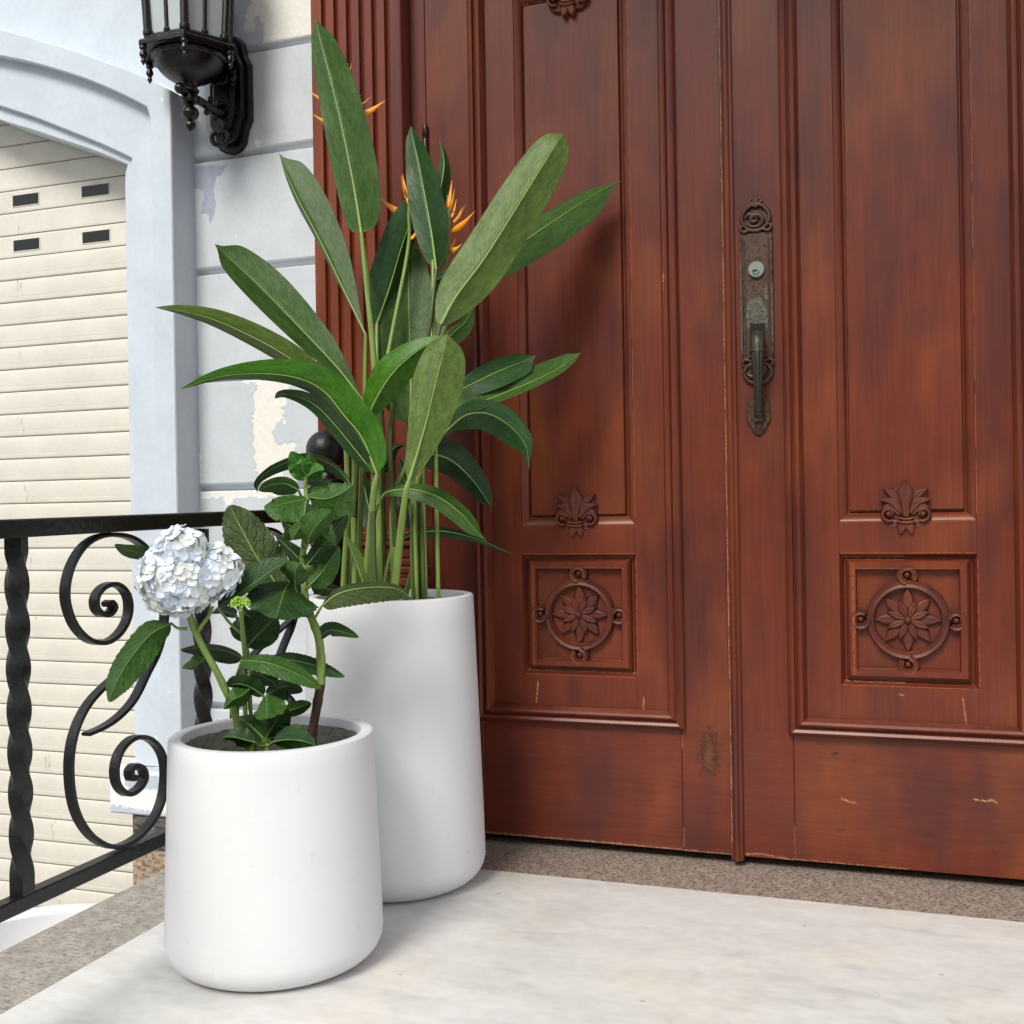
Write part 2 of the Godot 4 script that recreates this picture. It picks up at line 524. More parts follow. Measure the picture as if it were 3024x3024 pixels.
func blade_images(kind: String) -> Array:   # colour multiplier and height of a leaf, u across, v from base to tip
	var w := 256
	var h := 512
	var n := grain(91, 0.02, w, h, w, h, 3)
	var n2 := grain(92, 0.06, w, h, w, h, 3)
	var d := PackedByteArray(); d.resize(w * h * 3)
	var hd := PackedByteArray(); hd.resize(w * h)
	for y in h:
		for x in w:
			var i := y * w + x
			var u := (x + 0.5) / w - 0.5
			var v := (y + 0.5) / h
			var s := absf(u) * 2.0
			var vein := 0.0
			var ht := 0.5
			if kind == "ribbed":      # many fine side veins sweeping to the margin
				var q := v * 52.0 - s * s * 6.0 - s * 5.0 + n[i] / 255.0 * 0.25
				vein = 0.5 + 0.5 * cos(q * TAU)
				ht = 0.5 + 0.06 * cos(q * TAU) + 0.14 * cos(q * 0.19 * TAU + n[i] / 40.0)
				vein = pow(vein, 3.0) * 0.55 * smoothstep(0.0, 0.1, s) * smoothstep(0.25, 0.8, n2[i] / 255.0)
			else:                     # netted leaf with a few strong side veins
				var q := (v - s * 0.30 + s * s * 0.03) * 9.0 + (n[i] / 255.0 - 0.5) * 0.5
				var fr := absf(fposmod(q, 1.0) - 0.5) * 2.0
				var line := smoothstep(0.88, 0.99, fr) * (1.0 - s * 0.4)
				var cr := absf(fposmod(s * 7.0 + n2[i] / 255.0 * 2.0 + (0.5 if int(q) % 2 == 0 else 0.0), 1.0) - 0.5) * 2.0
				var net := smoothstep(0.86, 0.98, cr) * 0.35
				vein = maxf(line * 1.0, net * 0.8)
				ht = 0.72 - maxf(line, net) * 0.5 - pow(fr, 3.0) * 0.25 + (n2[i] / 255.0 - 0.5) * 0.35
			var rib := smoothstep(0.022, 0.010, absf(u)) * smoothstep(1.0, 0.8, v)
			var k := 0.88 + (n[i] / 255.0 - 0.5) * 0.22 + (n2[i] / 255.0 - 0.5) * 0.10
			var r := lerpf(lerpf(0.62, 0.80, vein), 1.0, rib) * k
			var g := lerpf(lerpf(0.66, 0.80, vein), 0.95, rib) * k
			var b := lerpf(lerpf(0.62, 0.76, vein), 0.72, rib) * k
			var dry := smoothstep(0.965, 0.995, v + (n2[i] / 255.0 - 0.5) * 0.03)       # withered tip and margin
			dry = maxf(dry, smoothstep(0.965, 0.995, s + (n[i] / 255.0 - 0.5) * 0.05) * 0.6)
			r = lerpf(r, 0.62, dry); g = lerpf(g, 0.46, dry); b = lerpf(b, 0.42, dry)
			d[i * 3] = clampi(int(r * 255), 0, 255)
			d[i * 3 + 1] = clampi(int(g * 255), 0, 255)
			d[i * 3 + 2] = clampi(int(b * 255), 0, 255)
			hd[i] = clampi(int(ht * 255), 0, 255)
	var nm := Image.create_from_data(w, h, false, Image.FORMAT_L8, hd)
	nm.convert(Image.FORMAT_RGB8)
	nm.bump_map_to_normal_map(2.0 if kind == "ribbed" else 8.0)
	return [tex(rgb_image(w, h, d)), tex(nm)]

func leaf_mat(c: Color, maps: Array, rough: float, glow: Color, ns := 0.8) -> StandardMaterial3D:
	var m := mat(c, rough, 0.0, 0.4)
	m.albedo_texture = maps[0]
	m.normal_enabled = true
	m.normal_texture = maps[1]
	m.normal_scale = ns
	m.cull_mode = BaseMaterial3D.CULL_DISABLED
	m.backlight_enabled = true
	m.backlight = glow
	return m

func wood_mat(im: Image, sx: float, sy: float, ox: float, oy: float) -> StandardMaterial3D:
	var m := mat(Color.WHITE, 0.34, 0.0, 0.42)
	m.albedo_texture = tex(im)
	m.uv1_scale = Vector3(1.0 / sx, 1.0 / sy, 1)
	m.uv1_offset = Vector3(ox, oy, 0)
	var g := grain(310, 0.2, 512, 512, 512, 24, 3)
	var b := Image.create_from_data(512, 512, false, Image.FORMAT_L8, g)
	b.convert(Image.FORMAT_RGB8)
	b.bump_map_to_normal_map(1.2)
	m.normal_enabled = true
	m.normal_texture = tex(b)
	m.normal_scale = 0.05
	return m

func make_materials() -> void:
	# door leaves: one picture each, 0.6 m wide and 1.75 m high
	var pale := Color(0.80, 0.62, 0.46)
	var w := 460
	var h := 1344
	var pm := 768.0
	var L := wood_image(w, h, 5, 182)
	var R := wood_image(w, h, 25, 182)
	var lx := func(x: float) -> float: return (x + 0.58) * pm
	var ly := func(y: float) -> float: return h - y * pm
	var rx := func(x: float) -> float: return (x - 0.0025) * pm
	scratch(L, [Vector2(lx.call(-0.3589), ly.call(0.312)), Vector2(lx.call(-0.3631), ly.call(0.2713))], pale, 1.2, 3)
	scratch(L, [Vector2(lx.call(-0.1553), ly.call(0.290)), Vector2(lx.call(-0.1563), ly.call(0.2686))], pale, 1.1, 4)
	scratch(L, [Vector2(lx.call(-0.1082), ly.call(1.0194)), Vector2(lx.call(-0.1027), ly.call(1.0607))], pale, 1.8, 5)
	scratch(L, [Vector2(lx.call(-0.085), ly.call(0.225)), Vector2(lx.call(-0.085), ly.call(0.20))], pale, 1.0, 6)
	scratch(L, [Vector2(lx.call(-0.085), ly.call(0.055)), Vector2(lx.call(-0.085), ly.call(0.02))], pale, 0.9, 61)
	scratch(L, [Vector2(lx.call(-0.47), ly.call(0.017)), Vector2(lx.call(-0.2), ly.call(0.0165)), Vector2(lx.call(0.0), ly.call(0.0145))], Color(0.66, 0.55, 0.42), 1.5, 7)
	blot(L, Vector2(lx.call(-0.037), ly.call(0.196)), 18, 40, Color(0.20, 0.11, 0.08), 8, 0.6)
	blot(L, Vector2(lx.call(-0.038), ly.call(0.190)), 9, 24, Color(0.42, 0.28, 0.16), 9, 0.7)
	scratch(R, [Vector2(rx.call(0.1925), ly.call(0.129)), Vector2(rx.call(0.2042), ly.call(0.1237)), Vector2(rx.call(0.2159), ly.call(0.123))], pale, 1.5, 10)
	scratch(R, [Vector2(rx.call(0.4053), ly.call(0.1419)), Vector2(rx.call(0.4243), ly.call(0.1403)), Vector2(rx.call(0.4339), ly.call(0.143)), Vector2(rx.call(0.4419), ly.call(0.1377))], pale, 1.8, 11)
	scratch(R, [Vector2(rx.call(0.1774), ly.call(0.2026)), Vector2(rx.call(0.1893), ly.call(0.2085))], Color(0.10, 0.06, 0.05), 1.8, 12)
	scratch(R, [Vector2(rx.call(0.3899), ly.call(0.3103)), Vector2(rx.call(0.3948), ly.call(0.2675))], pale, 0.8, 13)
	scratch(R, [Vector2(rx.call(0.2900), ly.call(0.3124)), Vector2(rx.call(0.2960), ly.call(0.3118))], pale, 1.6, 14)
	scratch(R, [Vector2(rx.call(0.1128), ly.call(0.075)), Vector2(rx.call(0.1128), ly.call(0.016))], pale, 0.9, 15)
	scratch(R, [Vector2(rx.call(0.0275), ly.call(0.018)), Vector2(rx.call(0.0524), ly.call(0.0207)), Vector2(rx.call(0.1012), ly.call(0.0151)), Vector2(rx.call(0.3), ly.call(0.015))], Color(0.66, 0.55, 0.42), 1.6, 16)
	for q in [[0.1888, 0.075], [0.3324, 0.0768], [0.434, 0.0563]]:
		blot(R, Vector2(rx.call(q[0]), ly.call(q[1])), 6, 4, Color(0.26, 0.12, 0.07), int(q[0] * 1000), 0.45)
	for q in [[0.36, 1.30, 16, 42], [0.41, 1.47, 10, 18], [0.33, 0.95, 30, 30], [0.40, 1.08, 22, 40]]:
		blot(R, Vector2(rx.call(q[0]), ly.call(q[1])), q[2], q[3], Color(0.33, 0.19, 0.17), int(q[1] * 100), 0.35)
	var worn := Color(0.70, 0.40, 0.22)
	for q in [[-0.3690, 0.63, 1.60], [-0.1860, 0.63, 1.60], [-0.3660, 0.34, 0.54], [-0.1665, 0.33, 0.55], [-0.3590, 0.355, 0.525], [-0.1668, 0.62, 1.62]]:
		for k in 9:
			var ya: float = lerpf(q[1], q[2], k / 9.0)
			var yb: float = lerpf(q[1], q[2], (k + 0.8) / 9.0)
			scratch(L, [Vector2(lx.call(q[0]), ly.call(ya)), Vector2(lx.call(q[0]), ly.call(yb))], worn, 0.7, k + int(q[0] * -1000))
			scratch(R, [Vector2(rx.call(q[0] + 0.5825), ly.call(ya)), Vector2(rx.call(q[0] + 0.5825), ly.call(yb))], worn, 0.7, k + 7 + int(q[0] * -1000))
	for q in [[0.5535, -0.385, -0.168], [0.3262, -0.385, -0.168], [0.6087, -0.385, -0.168], [0.5270, -0.36, -0.19]]:
		scratch(L, [Vector2(lx.call(q[1]), ly.call(q[0])), Vector2(lx.call(q[2]), ly.call(q[0]))], worn, 0.8, int(q[0] * 100))
		scratch(R, [Vector2(rx.call(q[1] + 0.5825), ly.call(q[0])), Vector2(rx.call(q[2] + 0.5825), ly.call(q[0]))], worn, 0.8, int(q[0] * 100) + 3)
	M.leaf_left = wood_mat(L, 0.6, 1.75, 0.58 / 0.6, 1.0)
	M.leaf_right = wood_mat(R, 0.6, 1.75, -0.0025 / 0.6, 1.0)
	var P := wood_image(256, 1024, 61, 0, 1.08)
	M.frame = wood_mat(P, 0.30, 2.3, 0.1, 1.0)
	var K := wood_image(128, 128, 71, 0, 0.88)
	M.carving = wood_mat(K, 0.12, 0.12, 0.1, 0.3)
	M.carving.roughness = 0.5
	# worn edge of the cover strip
	var A := wood_image(64, 1024, 81, 0, 0.95)
	for k in 16: scratch(A, [Vector2(4 + (k % 3), 20 + k * 62), Vector2(6, 20 + k * 62 + 50)], Color(0.66, 0.53, 0.42), 2.4, k)
	scratch(A, [Vector2(2, 0), Vector2(3, 1020)], Color(0.70, 0.55, 0.42), 1.6, 99)
	M.strip = wood_mat(A, 0.024, 1.6, -0.0028 / 0.024, 1.0)

	# walls
	var cream := Color(0.93, 0.925, 0.89)
	var grey := Color(0.66, 0.69, 0.75)
	var white := Color(0.93, 0.93, 0.92)
	var blue := Color(0.80, 0.825, 0.845)
	var pat := [
		[[Vector2(-1.144,1.90),Vector2(-1.144,1.864),Vector2(-1.165,1.836),Vector2(-1.155,1.813),Vector2(-1.171,1.809),Vector2(-1.165,1.791),Vector2(-1.148,1.793),Vector2(-1.138,1.804),Vector2(-1.131,1.824),Vector2(-1.119,1.797),Vector2(-1.123,1.750),Vector2(-0.90,1.750),Vector2(-0.90,1.90)], cream, 6.0],
		[[Vector2(-1.148,0.956),Vector2(-1.156,0.925),Vector2(-1.161,0.849),Vector2(-1.159,0.781),Vector2(-1.152,0.730),Vector2(-1.146,0.692),Vector2(-1.102,0.691),Vector2(-1.082,0.737),Vector2(-1.077,0.754),Vector2(-1.051,0.757),Vector2(-1.048,0.807),Vector2(-1.067,0.805),Vector2(-1.081,0.805),Vector2(-1.100,0.807),Vector2(-1.107,0.838),Vector2(-1.099,0.855),Vector2(-1.073,0.866),Vector2(-1.082,0.888),Vector2(-1.069,0.908),Vector2(-1.083,0.921),Vector2(-1.054,0.945),Vector2(-1.035,0.954)], cream, 6.0],
		[[Vector2(-1.313,1.489),Vector2(-1.220,1.479),Vector2(-1.231,1.469),Vector2(-1.237,1.454),Vector2(-1.250,1.455),Vector2(-1.256,1.442),Vector2(-1.261,1.407),Vector2(-1.254,1.390),Vector2(-1.259,1.368),Vector2(-1.264,1.349),Vector2(-1.273,1.347),Vector2(-1.278,1.367),Vector2(-1.296,1.369),Vector2(-1.295,1.381),Vector2(-1.289,1.403),Vector2(-1.289,1.426),Vector2(-1.315,1.435)], grey, 3.0],
		[[Vector2(-1.211,1.849),Vector2(-1.191,1.838),Vector2(-1.182,1.815),Vector2(-1.185,1.795),Vector2(-1.197,1.788),Vector2(-1.195,1.762),Vector2(-1.213,1.765)], grey, 3.0],
		[[Vector2(-1.144,1.533),Vector2(-1.127,1.533),Vector2(-1.132,1.500),Vector2(-1.139,1.506)], cream, 4.0],
		[[Vector2(-1.138,1.825),Vector2(-1.123,1.827),Vector2(-1.112,1.787),Vector2(-1.120,1.749),Vector2(-1.137,1.749)], Color(0.78, 0.80, 0.83), 3.0],
		[[Vector2(-1.309,0.700),Vector2(-1.10,0.700),Vector2(-1.10,0.682),Vector2(-1.217,0.680),Vector2(-1.222,0.660),Vector2(-1.244,0.662),Vector2(-1.248,0.682),Vector2(-1.309,0.681)], white, 5.0],
		[[Vector2(-1.19,0.968),Vector2(-1.02,0.968),Vector2(-1.02,0.950),Vector2(-1.19,0.954)], white, 5.0],
		[[Vector2(-1.08,0.862),Vector2(-1.072,0.862),Vector2(-1.072,0.852),Vector2(-1.08,0.852)], white, 2.0],
		[[Vector2(-1.10,0.742),Vector2(-1.088,0.742),Vector2(-1.092,0.722),Vector2(-1.10,0.724)], white, 2.0],
		[[Vector2(-1.315,0.79),Vector2(-1.308,0.79),Vector2(-1.309,0.71),Vector2(-1.315,0.71)], white, 4.0],
		[[Vector2(-1.30,0.178),Vector2(-1.10,0.178),Vector2(-1.10,0.165),Vector2(-1.30,0.166)], white, 6.0],
	]
	var wi := wall_image(384, 1440, -1.32, 1.90, 640.0, blue, pat, 100)
	var wn := Image.create_from_data(384, 1440, false, Image.FORMAT_L8, relief_map)
	wn.convert(Image.FORMAT_RGB8)
	wn.bump_map_to_normal_map(6.0)
	for q in [[-1.28, 1.345], [-1.20, 1.30], [-1.24, 0.80], [-1.13, 1.06], [-1.22, 0.55]]:
		scratch(wi, [Vector2((q[0] + 1.32) * 640, (1.9 - q[1]) * 640), Vector2((q[0] + 1.322) * 640, (1.89 - q[1]) * 640)], white, 1.2, int(q[1] * 50))
	M.wall = mat(Color.WHITE, 0.55, 0.0, 0.4)
	M.wall.albedo_texture = tex(wi)
	M.wall.uv1_scale = Vector3(640.0 / 384, 640.0 / 1440, 1)
	M.wall.uv1_offset = Vector3(1.32 * 640 / 384, 1.9 * 640 / 1440, 0)
	M.paint = mat(Color.WHITE, 0.5, 0.0, 0.4)
	var pw := wall_image(512, 512, 0, 0, 512, Color(0.79, 0.828, 0.862), [], 120)
	M.paint.albedo_texture = tex(pw)
	bump(M.paint, 121, 0.02, 256, 2.0)
	M.paint.normal_scale = 0.25
	M.wall.normal_enabled = true
	M.wall.normal_texture = tex(wn)
	M.wall.normal_scale = 0.6
	M.chipped = mat(Color.WHITE, 0.6)
	var ci := wall_image(256, 160, 0.0, 0.0, 1.0, Color(0.74, 0.77, 0.81), [
		[[Vector2(0, -58), Vector2(0, -130), Vector2(250, -150), Vector2(250, -70), Vector2(120, -64), Vector2(60, -76), Vector2(40, 0), Vector2(0, 0)], white, 14.0],
		[[Vector2(110, -4), Vector2(250, -8), Vector2(250, -18), Vector2(120, -14)], white, 8.0]], 124)
	M.chipped.albedo_texture = tex(ci)
	M.chipped.uv1_scale = Vector3(1.0 / 0.23, 1.0 / 0.108, 1)
	M.chipped.uv1_offset = Vector3(1.515 / 0.23, 0.032 / 0.108, 0)
	M.white_chip = mat(Color(0.92, 0.92, 0.9), 0.7)
	# stone
	M.granite = mat(Color.WHITE, 0.42)
	M.granite.albedo_texture = tex(speckle_image(512, 200, Color(0.60, 0.54, 0.49), Color(0.27, 0.25, 0.24), Color(0.70, 0.64, 0.58)))
	M.granite.uv1_scale = Vector3(3.4, 3.4, 1)
	M.kerb = mat(Color.WHITE, 0.5)
	M.kerb.albedo_texture = tex(speckle_image(512, 220, Color(0.61, 0.58, 0.54), Color(0.47, 0.44, 0.41), Color(0.68, 0.66, 0.64), 0.62))
	M.kerb.uv1_scale = Vector3(2.2, 2.2, 1)
	bump(M.kerb, 221, 0.06, 256, 3.0)
	M.kerb.normal_scale = 0.5
	M.marble = mat(Color.WHITE, 0.34, 0.0, 0.45)
	M.marble.albedo_texture = tex(marble_image(1024, 1024))
	M.marble.uv1_scale = Vector3(0.5, 0.42, 1)
	M.marble.uv1_offset = Vector3(0.41, 0.0, 0)
	M.stone_dark = mat(Color.WHITE, 0.8)
	M.stone_dark.albedo_texture = tex(speckle_image(128, 230, Color(0.36, 0.34, 0.33), Color(0.16, 0.15, 0.15), Color(0.48, 0.45, 0.42)))
	M.stone_dark.uv1_scale = Vector3(4, 4, 1)
	M.stone_tan = mat(Color.WHITE, 0.8)
	M.stone_tan.albedo_texture = tex(speckle_image(128, 240, Color(0.60, 0.53, 0.45), Color(0.45, 0.35, 0.25), Color(0.70, 0.65, 0.58)))
	M.stone_tan.uv1_scale = Vector3(5, 5, 1)
	M.mortar = mat(Color(0.55, 0.53, 0.50), 0.9)
	M.drive = mat(Color.WHITE, 0.85)
	M.drive.albedo_texture = tex(speckle_image(256, 250, Color(0.52, 0.51, 0.49), Color(0.36, 0.35, 0.34), Color(0.6, 0.59, 0.57)))
	# shutter
	M.slat = mat(Color.WHITE, 0.45)
	var si := wall_image(512, 512, 0, 0, 512, Color(0.865, 0.848, 0.80), [], 130)
	for k in 26:
		var sx := absf(sin(k * 37.7)) * 500
		var sy := absf(sin(k * 91.3)) * 500
		blot(si, Vector2(sx, sy), 2, 7, Color(0.55, 0.50, 0.42), k, 0.35)
	M.slat.albedo_texture = tex(si)
	M.slat.uv1_scale = Vector3(1.3, 1.1, 1)
	M.slot = mat(Color(0.10, 0.10, 0.09), 0.25)
	# iron, lamp
	M.iron = mat(Color(0.035, 0.034, 0.035), 0.42, 0.0, 0.5)
	bump(M.iron, 140, 0.05, 256, 3.0)
	M.iron.uv1_scale = Vector3(6, 6, 1)
	M.iron.normal_scale = 0.35
	M.lamp_black = mat(Color(0.016, 0.016, 0.018), 0.22, 0.0, 0.5)
	bump(M.lamp_black, 141, 0.08, 256, 4.0)
	M.lamp_black.uv1_scale = Vector3(10, 10, 1)
	M.lamp_black.normal_scale = 0.5
	M.milk_glass = mat(Color(0.74, 0.78, 0.77), 0.18)
	M.milk_glass.backlight_enabled = true
	M.milk_glass.backlight = Color(0.5, 0.5, 0.5)
	# planters
	M.pot = mat(Color.WHITE, 0.48, 0.0, 0.4)
	var pti := wall_image(512, 512, 0, 0, 1, Color(0.875, 0.877, 0.882), [], 155, 0.22)
	rng.seed = 31
	for k in 26: blot(pti, Vector2(rng.randf() * 512, rng.randf() * 512), rng.randf_range(1, 4), rng.randf_range(1, 9), Color(0.80, 0.795, 0.78), k, 0.25)
	M.pot.albedo_texture = tex(pti)
	M.pot.uv1_scale = Vector3(1.4, 1.4, 1)
	bump(M.pot, 150, 0.015, 256, 1.5)
	M.pot.normal_scale = 0.08
	M.pot_inside = mat(Color.WHITE, 0.9)
	M.pot_inside.albedo_texture = tex(speckle_image(256, 260, Color(0.55, 0.54, 0.50), Color(0.42, 0.41, 0.38), Color(0.6, 0.58, 0.55)))
	M.pot_inside.uv1_scale = Vector3(4, 4, 1)
	M.soil = mat(Color.WHITE, 0.95)
	M.soil.albedo_texture = tex(speckle_image(256, 270, Color(0.24, 0.22, 0.20), Color(0.10, 0.09, 0.08), Color(0.32, 0.30, 0.27)))
	M.soil.uv1_scale = Vector3(8, 8, 1)
	M.sticker = mat(Color(0.46, 0.44, 0.41), 0.8)
	M.sticker_ink = mat(Color(0.08, 0.08, 0.08), 0.8)
	# metal of the door furniture
	var pt := speckle_image(256, 280, Color(0.30, 0.21, 0.16), Color(0.19, 0.13, 0.10), Color(0.36, 0.27, 0.19), 0.62, 1)
	M.bronze = mat(Color.WHITE, 0.42, 0.35)
	M.bronze.albedo_texture = tex(pt)
	M.bronze.uv1_scale = Vector3(3.2, 3.2, 1)
	var gp := speckle_image(256, 290, Color(0.33, 0.34, 0.30), Color(0.25, 0.21, 0.16), Color(0.42, 0.44, 0.37), 0.58, 1)
	M.patina = mat(Color.WHITE, 0.45, 0.3)
	M.patina.albedo_texture = tex(gp)
	M.patina.uv1_scale = Vector3(4, 4, 1)
	M.grip = M.patina.duplicate()
	M.grip.albedo_color = Color(0.72, 0.68, 0.62)
	M.steel = mat(Color(0.50, 0.53, 0.50), 0.4, 0.4)
	M.hole = mat(Color(0.02, 0.02, 0.02), 0.8)
	M.hinge = mat(Color(0.20, 0.08, 0.06), 0.35, 0.2)
	# plants
	var rib := blade_images("ribbed")
	var net := blade_images("netted")
	M.h0 = leaf_mat(Color(0.40, 0.57, 0.22), rib, 0.5, Color(0.10, 0.17, 0.03))
	M.h1 = leaf_mat(Color(0.22, 0.38, 0.20), rib, 0.40, Color(0.05, 0.09, 0.02))
	M.h2 = leaf_mat(Color(0.60, 0.71, 0.33), rib, 0.48, Color(0.12, 0.17, 0.04))
	M.h3 = leaf_mat(Color(0.42, 0.70, 0.18), rib, 0.40, Color(0.16, 0.30, 0.03))
	M.h4 = leaf_mat(Color(0.31, 0.50, 0.27), rib, 0.45, Color(0.05, 0.10, 0.03))
	M.h5 = leaf_mat(Color(0.46, 0.74, 0.12), rib, 0.42, Color(0.25, 0.42, 0.04))
	M.y0 = leaf_mat(Color(0.42, 0.62, 0.25), net, 0.38, Color(0.06, 0.12, 0.02), 1.0)
	M.y1 = leaf_mat(Color(0.31, 0.48, 0.23), net, 0.36, Color(0.03, 0.06, 0.01), 1.0)
	M.y2 = leaf_mat(Color(0.44, 0.52, 0.26), net, 0.55, Color(0.08, 0.12, 0.03), 1.0)
	M.y3 = leaf_mat(Color(0.40, 0.72, 0.20), net, 0.40, Color(0.14, 0.28, 0.03), 0.8)
	M.midrib = mat(Color(0.52, 0.62, 0.31), 0.5)
	M.rib_green = mat(Color(0.36, 0.50, 0.25), 0.5)
	M.stem = mat(Color.WHITE, 0.45)
	var sm := wall_image(64, 256, 0, 0, 1, Color(0.47, 0.58, 0.27), [], 160)
	for k in 26: blot(sm, Vector2(absf(sin(k * 5.3)) * 64, absf(sin(k * 3.1)) * 256), 3, 16, Color(0.40, 0.33, 0.20), k, 0.5)
	M.stem.albedo_texture = tex(sm)
	M.stem.uv1_scale = Vector3(1, 3, 1)
	M.stem_dark = M.stem.duplicate()
	M.stem_dark.albedo_color = Color(0.62, 0.60, 0.60)
	M.wood_stem = mat(Color(0.30, 0.21, 0.14), 0.7)
	M.wood_stem.albedo_texture = tex(speckle_image(128, 300, Color(0.9, 0.85, 0.8), Color(0.5, 0.45, 0.4), Color(1, 1, 1)))
	M.bract = mat(Color(0.97, 0.60, 0.08), 0.45)
	M.bract.backlight_enabled = true
	M.bract.backlight = Color(0.25, 0.10, 0.0)
	M.bract2 = mat(Color(0.92, 0.68, 0.18), 0.45)
	M.bract2.backlight_enabled = true
	M.bract2.backlight = Color(0.2, 0.12, 0.0)
	for i in 4:
		var c: Color = [Color(0.89, 0.92, 0.955), Color(0.86, 0.90, 0.95), Color(0.92, 0.935, 0.95), Color(0.92, 0.935, 0.90)][i]
		var pm2 := mat(c, 0.65)
		pm2.backlight_enabled = true
		pm2.backlight = Color(0.40, 0.41, 0.43)
		pm2.cull_mode = BaseMaterial3D.CULL_DISABLED
		M["petal%d" % i] = pm2
	M.bud = mat(Color(0.60, 0.75, 0.22), 0.6)
	M.facade = mat(Color(0.50, 0.47, 0.43), 0.8)
	M.roof_tile = mat(Color(0.30, 0.20, 0.17), 0.8)
	M.dark_glass = mat(Color(0.08, 0.09, 0.10), 0.15)
	M.plaster = mat(Color(0.72, 0.72, 0.71), 0.8)
	M.street = mat(Color.WHITE, 0.9)
	M.street.albedo_texture = tex(speckle_image(256, 320, Color(0.34, 0.34, 0.34), Color(0.22, 0.22, 0.22), Color(0.42, 0.42, 0.41)))

# ---------------------------------------------------------------- light, camera
func make_view() -> void:
	var cam := Camera3D.new()
	cam.name = "camera"
	cam.position = Vector3(0.293, 0.64, 2.0)
	cam.rotation_degrees = Vector3(-0.1427, 19.2145, -0.9453)
	cam.fov = 49.59
	cam.near = 0.02
	cam.far = 400.0
	add_child(cam)
	cam.current = true
	var we := WorldEnvironment.new()
	we.name = "daylight"
	var e := Environment.new()
	e.background_mode = Environment.BG_SKY
	var sky := Sky.new()
	var sm := ProceduralSkyMaterial.new()
	sm.sky_top_color = Color(0.875, 0.908, 0.945)
	sm.sky_horizon_color = Color(0.95, 0.96, 0.97)
	sm.sky_curve = 0.2
	sm.ground_bottom_color = Color(0.45, 0.44, 0.42)
	sm.ground_horizon_color = Color(0.70, 0.70, 0.69)
	sm.sky_energy_multiplier = 0.8
	sm.sun_angle_max = 0.0
	sky.sky_material = sm
	e.sky = sky
	e.background_energy_multiplier = 1.0
	e.tonemap_mode = Environment.TONE_MAPPER_LINEAR
	e.tonemap_exposure = 2.0
	e.sdfgi_enabled = true
	e.ssao_enabled = true
	e.ssil_enabled = true
	we.environment = e
	add_child(we)
	var sun := DirectionalLight3D.new()
	sun.name = "hazy_sun"
	add_child(sun)
	sun.look_at_from_position(Vector3.ZERO, Vector3(0.17, -1.0, -1.0), Vector3.UP)
	sun.light_energy = 0.5
	sun.light_color = Color(1.0, 0.98, 0.95)
	sun.light_angular_distance = 22.0
	sun.shadow_enabled = true

# ---------------------------------------------------------------- the setting
const WALL_Z := -0.30
const GROUND_Y := -0.66

func make_setting() -> void:
	var st := mb()
	quad(st, Vector3(-60, GROUND_Y, 60), Vector3(60, GROUND_Y, 60), Vector3(60, GROUND_Y, -60), Vector3(-60, GROUND_Y, -60))
	tag(build(st, "ground", M.drive, self), "grey concrete driveway and street below the porch", "", "", "structure")
	st = mb()
	bbox(st, Vector3(-0.812, -0.12, 0.1565), Vector3(1.75, 0.0, 2.9), 0.003)
	bbox(st, Vector3(-0.808, GROUND_Y - 0.02, 0.16), Vector3(1.75, -0.1205, 2.88), 0.003)
	tag(build(st, "porch_floor", M.marble, self), "pale veined marble floor of the porch", "", "", "structure")
	st = mb()
	bbox(st, Vector3(-0.811, -0.12, -0.34), Vector3(1.75, -0.0035, 0.1562), 0.002)
	tag(build(st, "threshold", M.granite, self), "brown speckled granite threshold under the doors", "", "", "structure")
	st = mb()
	bbox(st, Vector3(-0.975, GROUND_Y - 0.02, -0.32), Vector3(-0.8125, -0.003, 2.9), 0.003)
	tag(build(st, "kerb", M.kerb, self), "grey speckled granite edging under the railing", "", "", "structure")

func make_surroundings() -> void:   # out of view, but they shape the light and show in the varnish
	var t := thing("opposite_house", Vector3(0, GROUND_Y, 13.0), "low beige house across the street, behind the viewer", "house")
	var st := mb()
	bbox(st, Vector3(-24, -0.02, 0), Vector3(24, 3.9, 8), 0.01)
	build(st, "wall", M.facade, t)
	st = mb()
	quad(st, Vector3(24.4, 3.85, -0.5), Vector3(-24.4, 3.85, -0.5), Vector3(-24.4, 5.4, 4.5), Vector3(24.4, 5.4, 4.5))
	quad(st, Vector3(-24.4, 3.85, 8.5), Vector3(24.4, 3.85, 8.5), Vector3(24.4, 5.4, 4.5), Vector3(-24.4, 5.4, 4.5))
	build(st, "roof", M.roof_tile, t)
	for k in 9:
		st = mb()
		bbox(st, Vector3(-20.6 + k * 5.0, 1.0, -0.06), Vector3(-19.2 + k * 5.0, 2.7, -0.01), 0.01)
		build(st, "window", M.dark_glass, t)
	t = thing("porch_roof", Vector3(0.1, 2.62, 0.4), "flat white porch roof above the doors", "roof")
	st = mb()
	bbox(st, Vector3(-0.72, 0.0, -0.70), Vector3(1.7, 0.14, 0.85), 0.01)
	build(st, "slab", M.plaster, t)

func arch_line(x: float, pts: Array) -> float:
	for i in pts.size() - 1:
		if x <= pts[i + 1].x:
			return lerpf(pts[i].y, pts[i + 1].y, clampf((x - pts[i].x) / (pts[i + 1].x - pts[i].x), 0.0, 1.0))
	return pts[pts.size() - 1].y

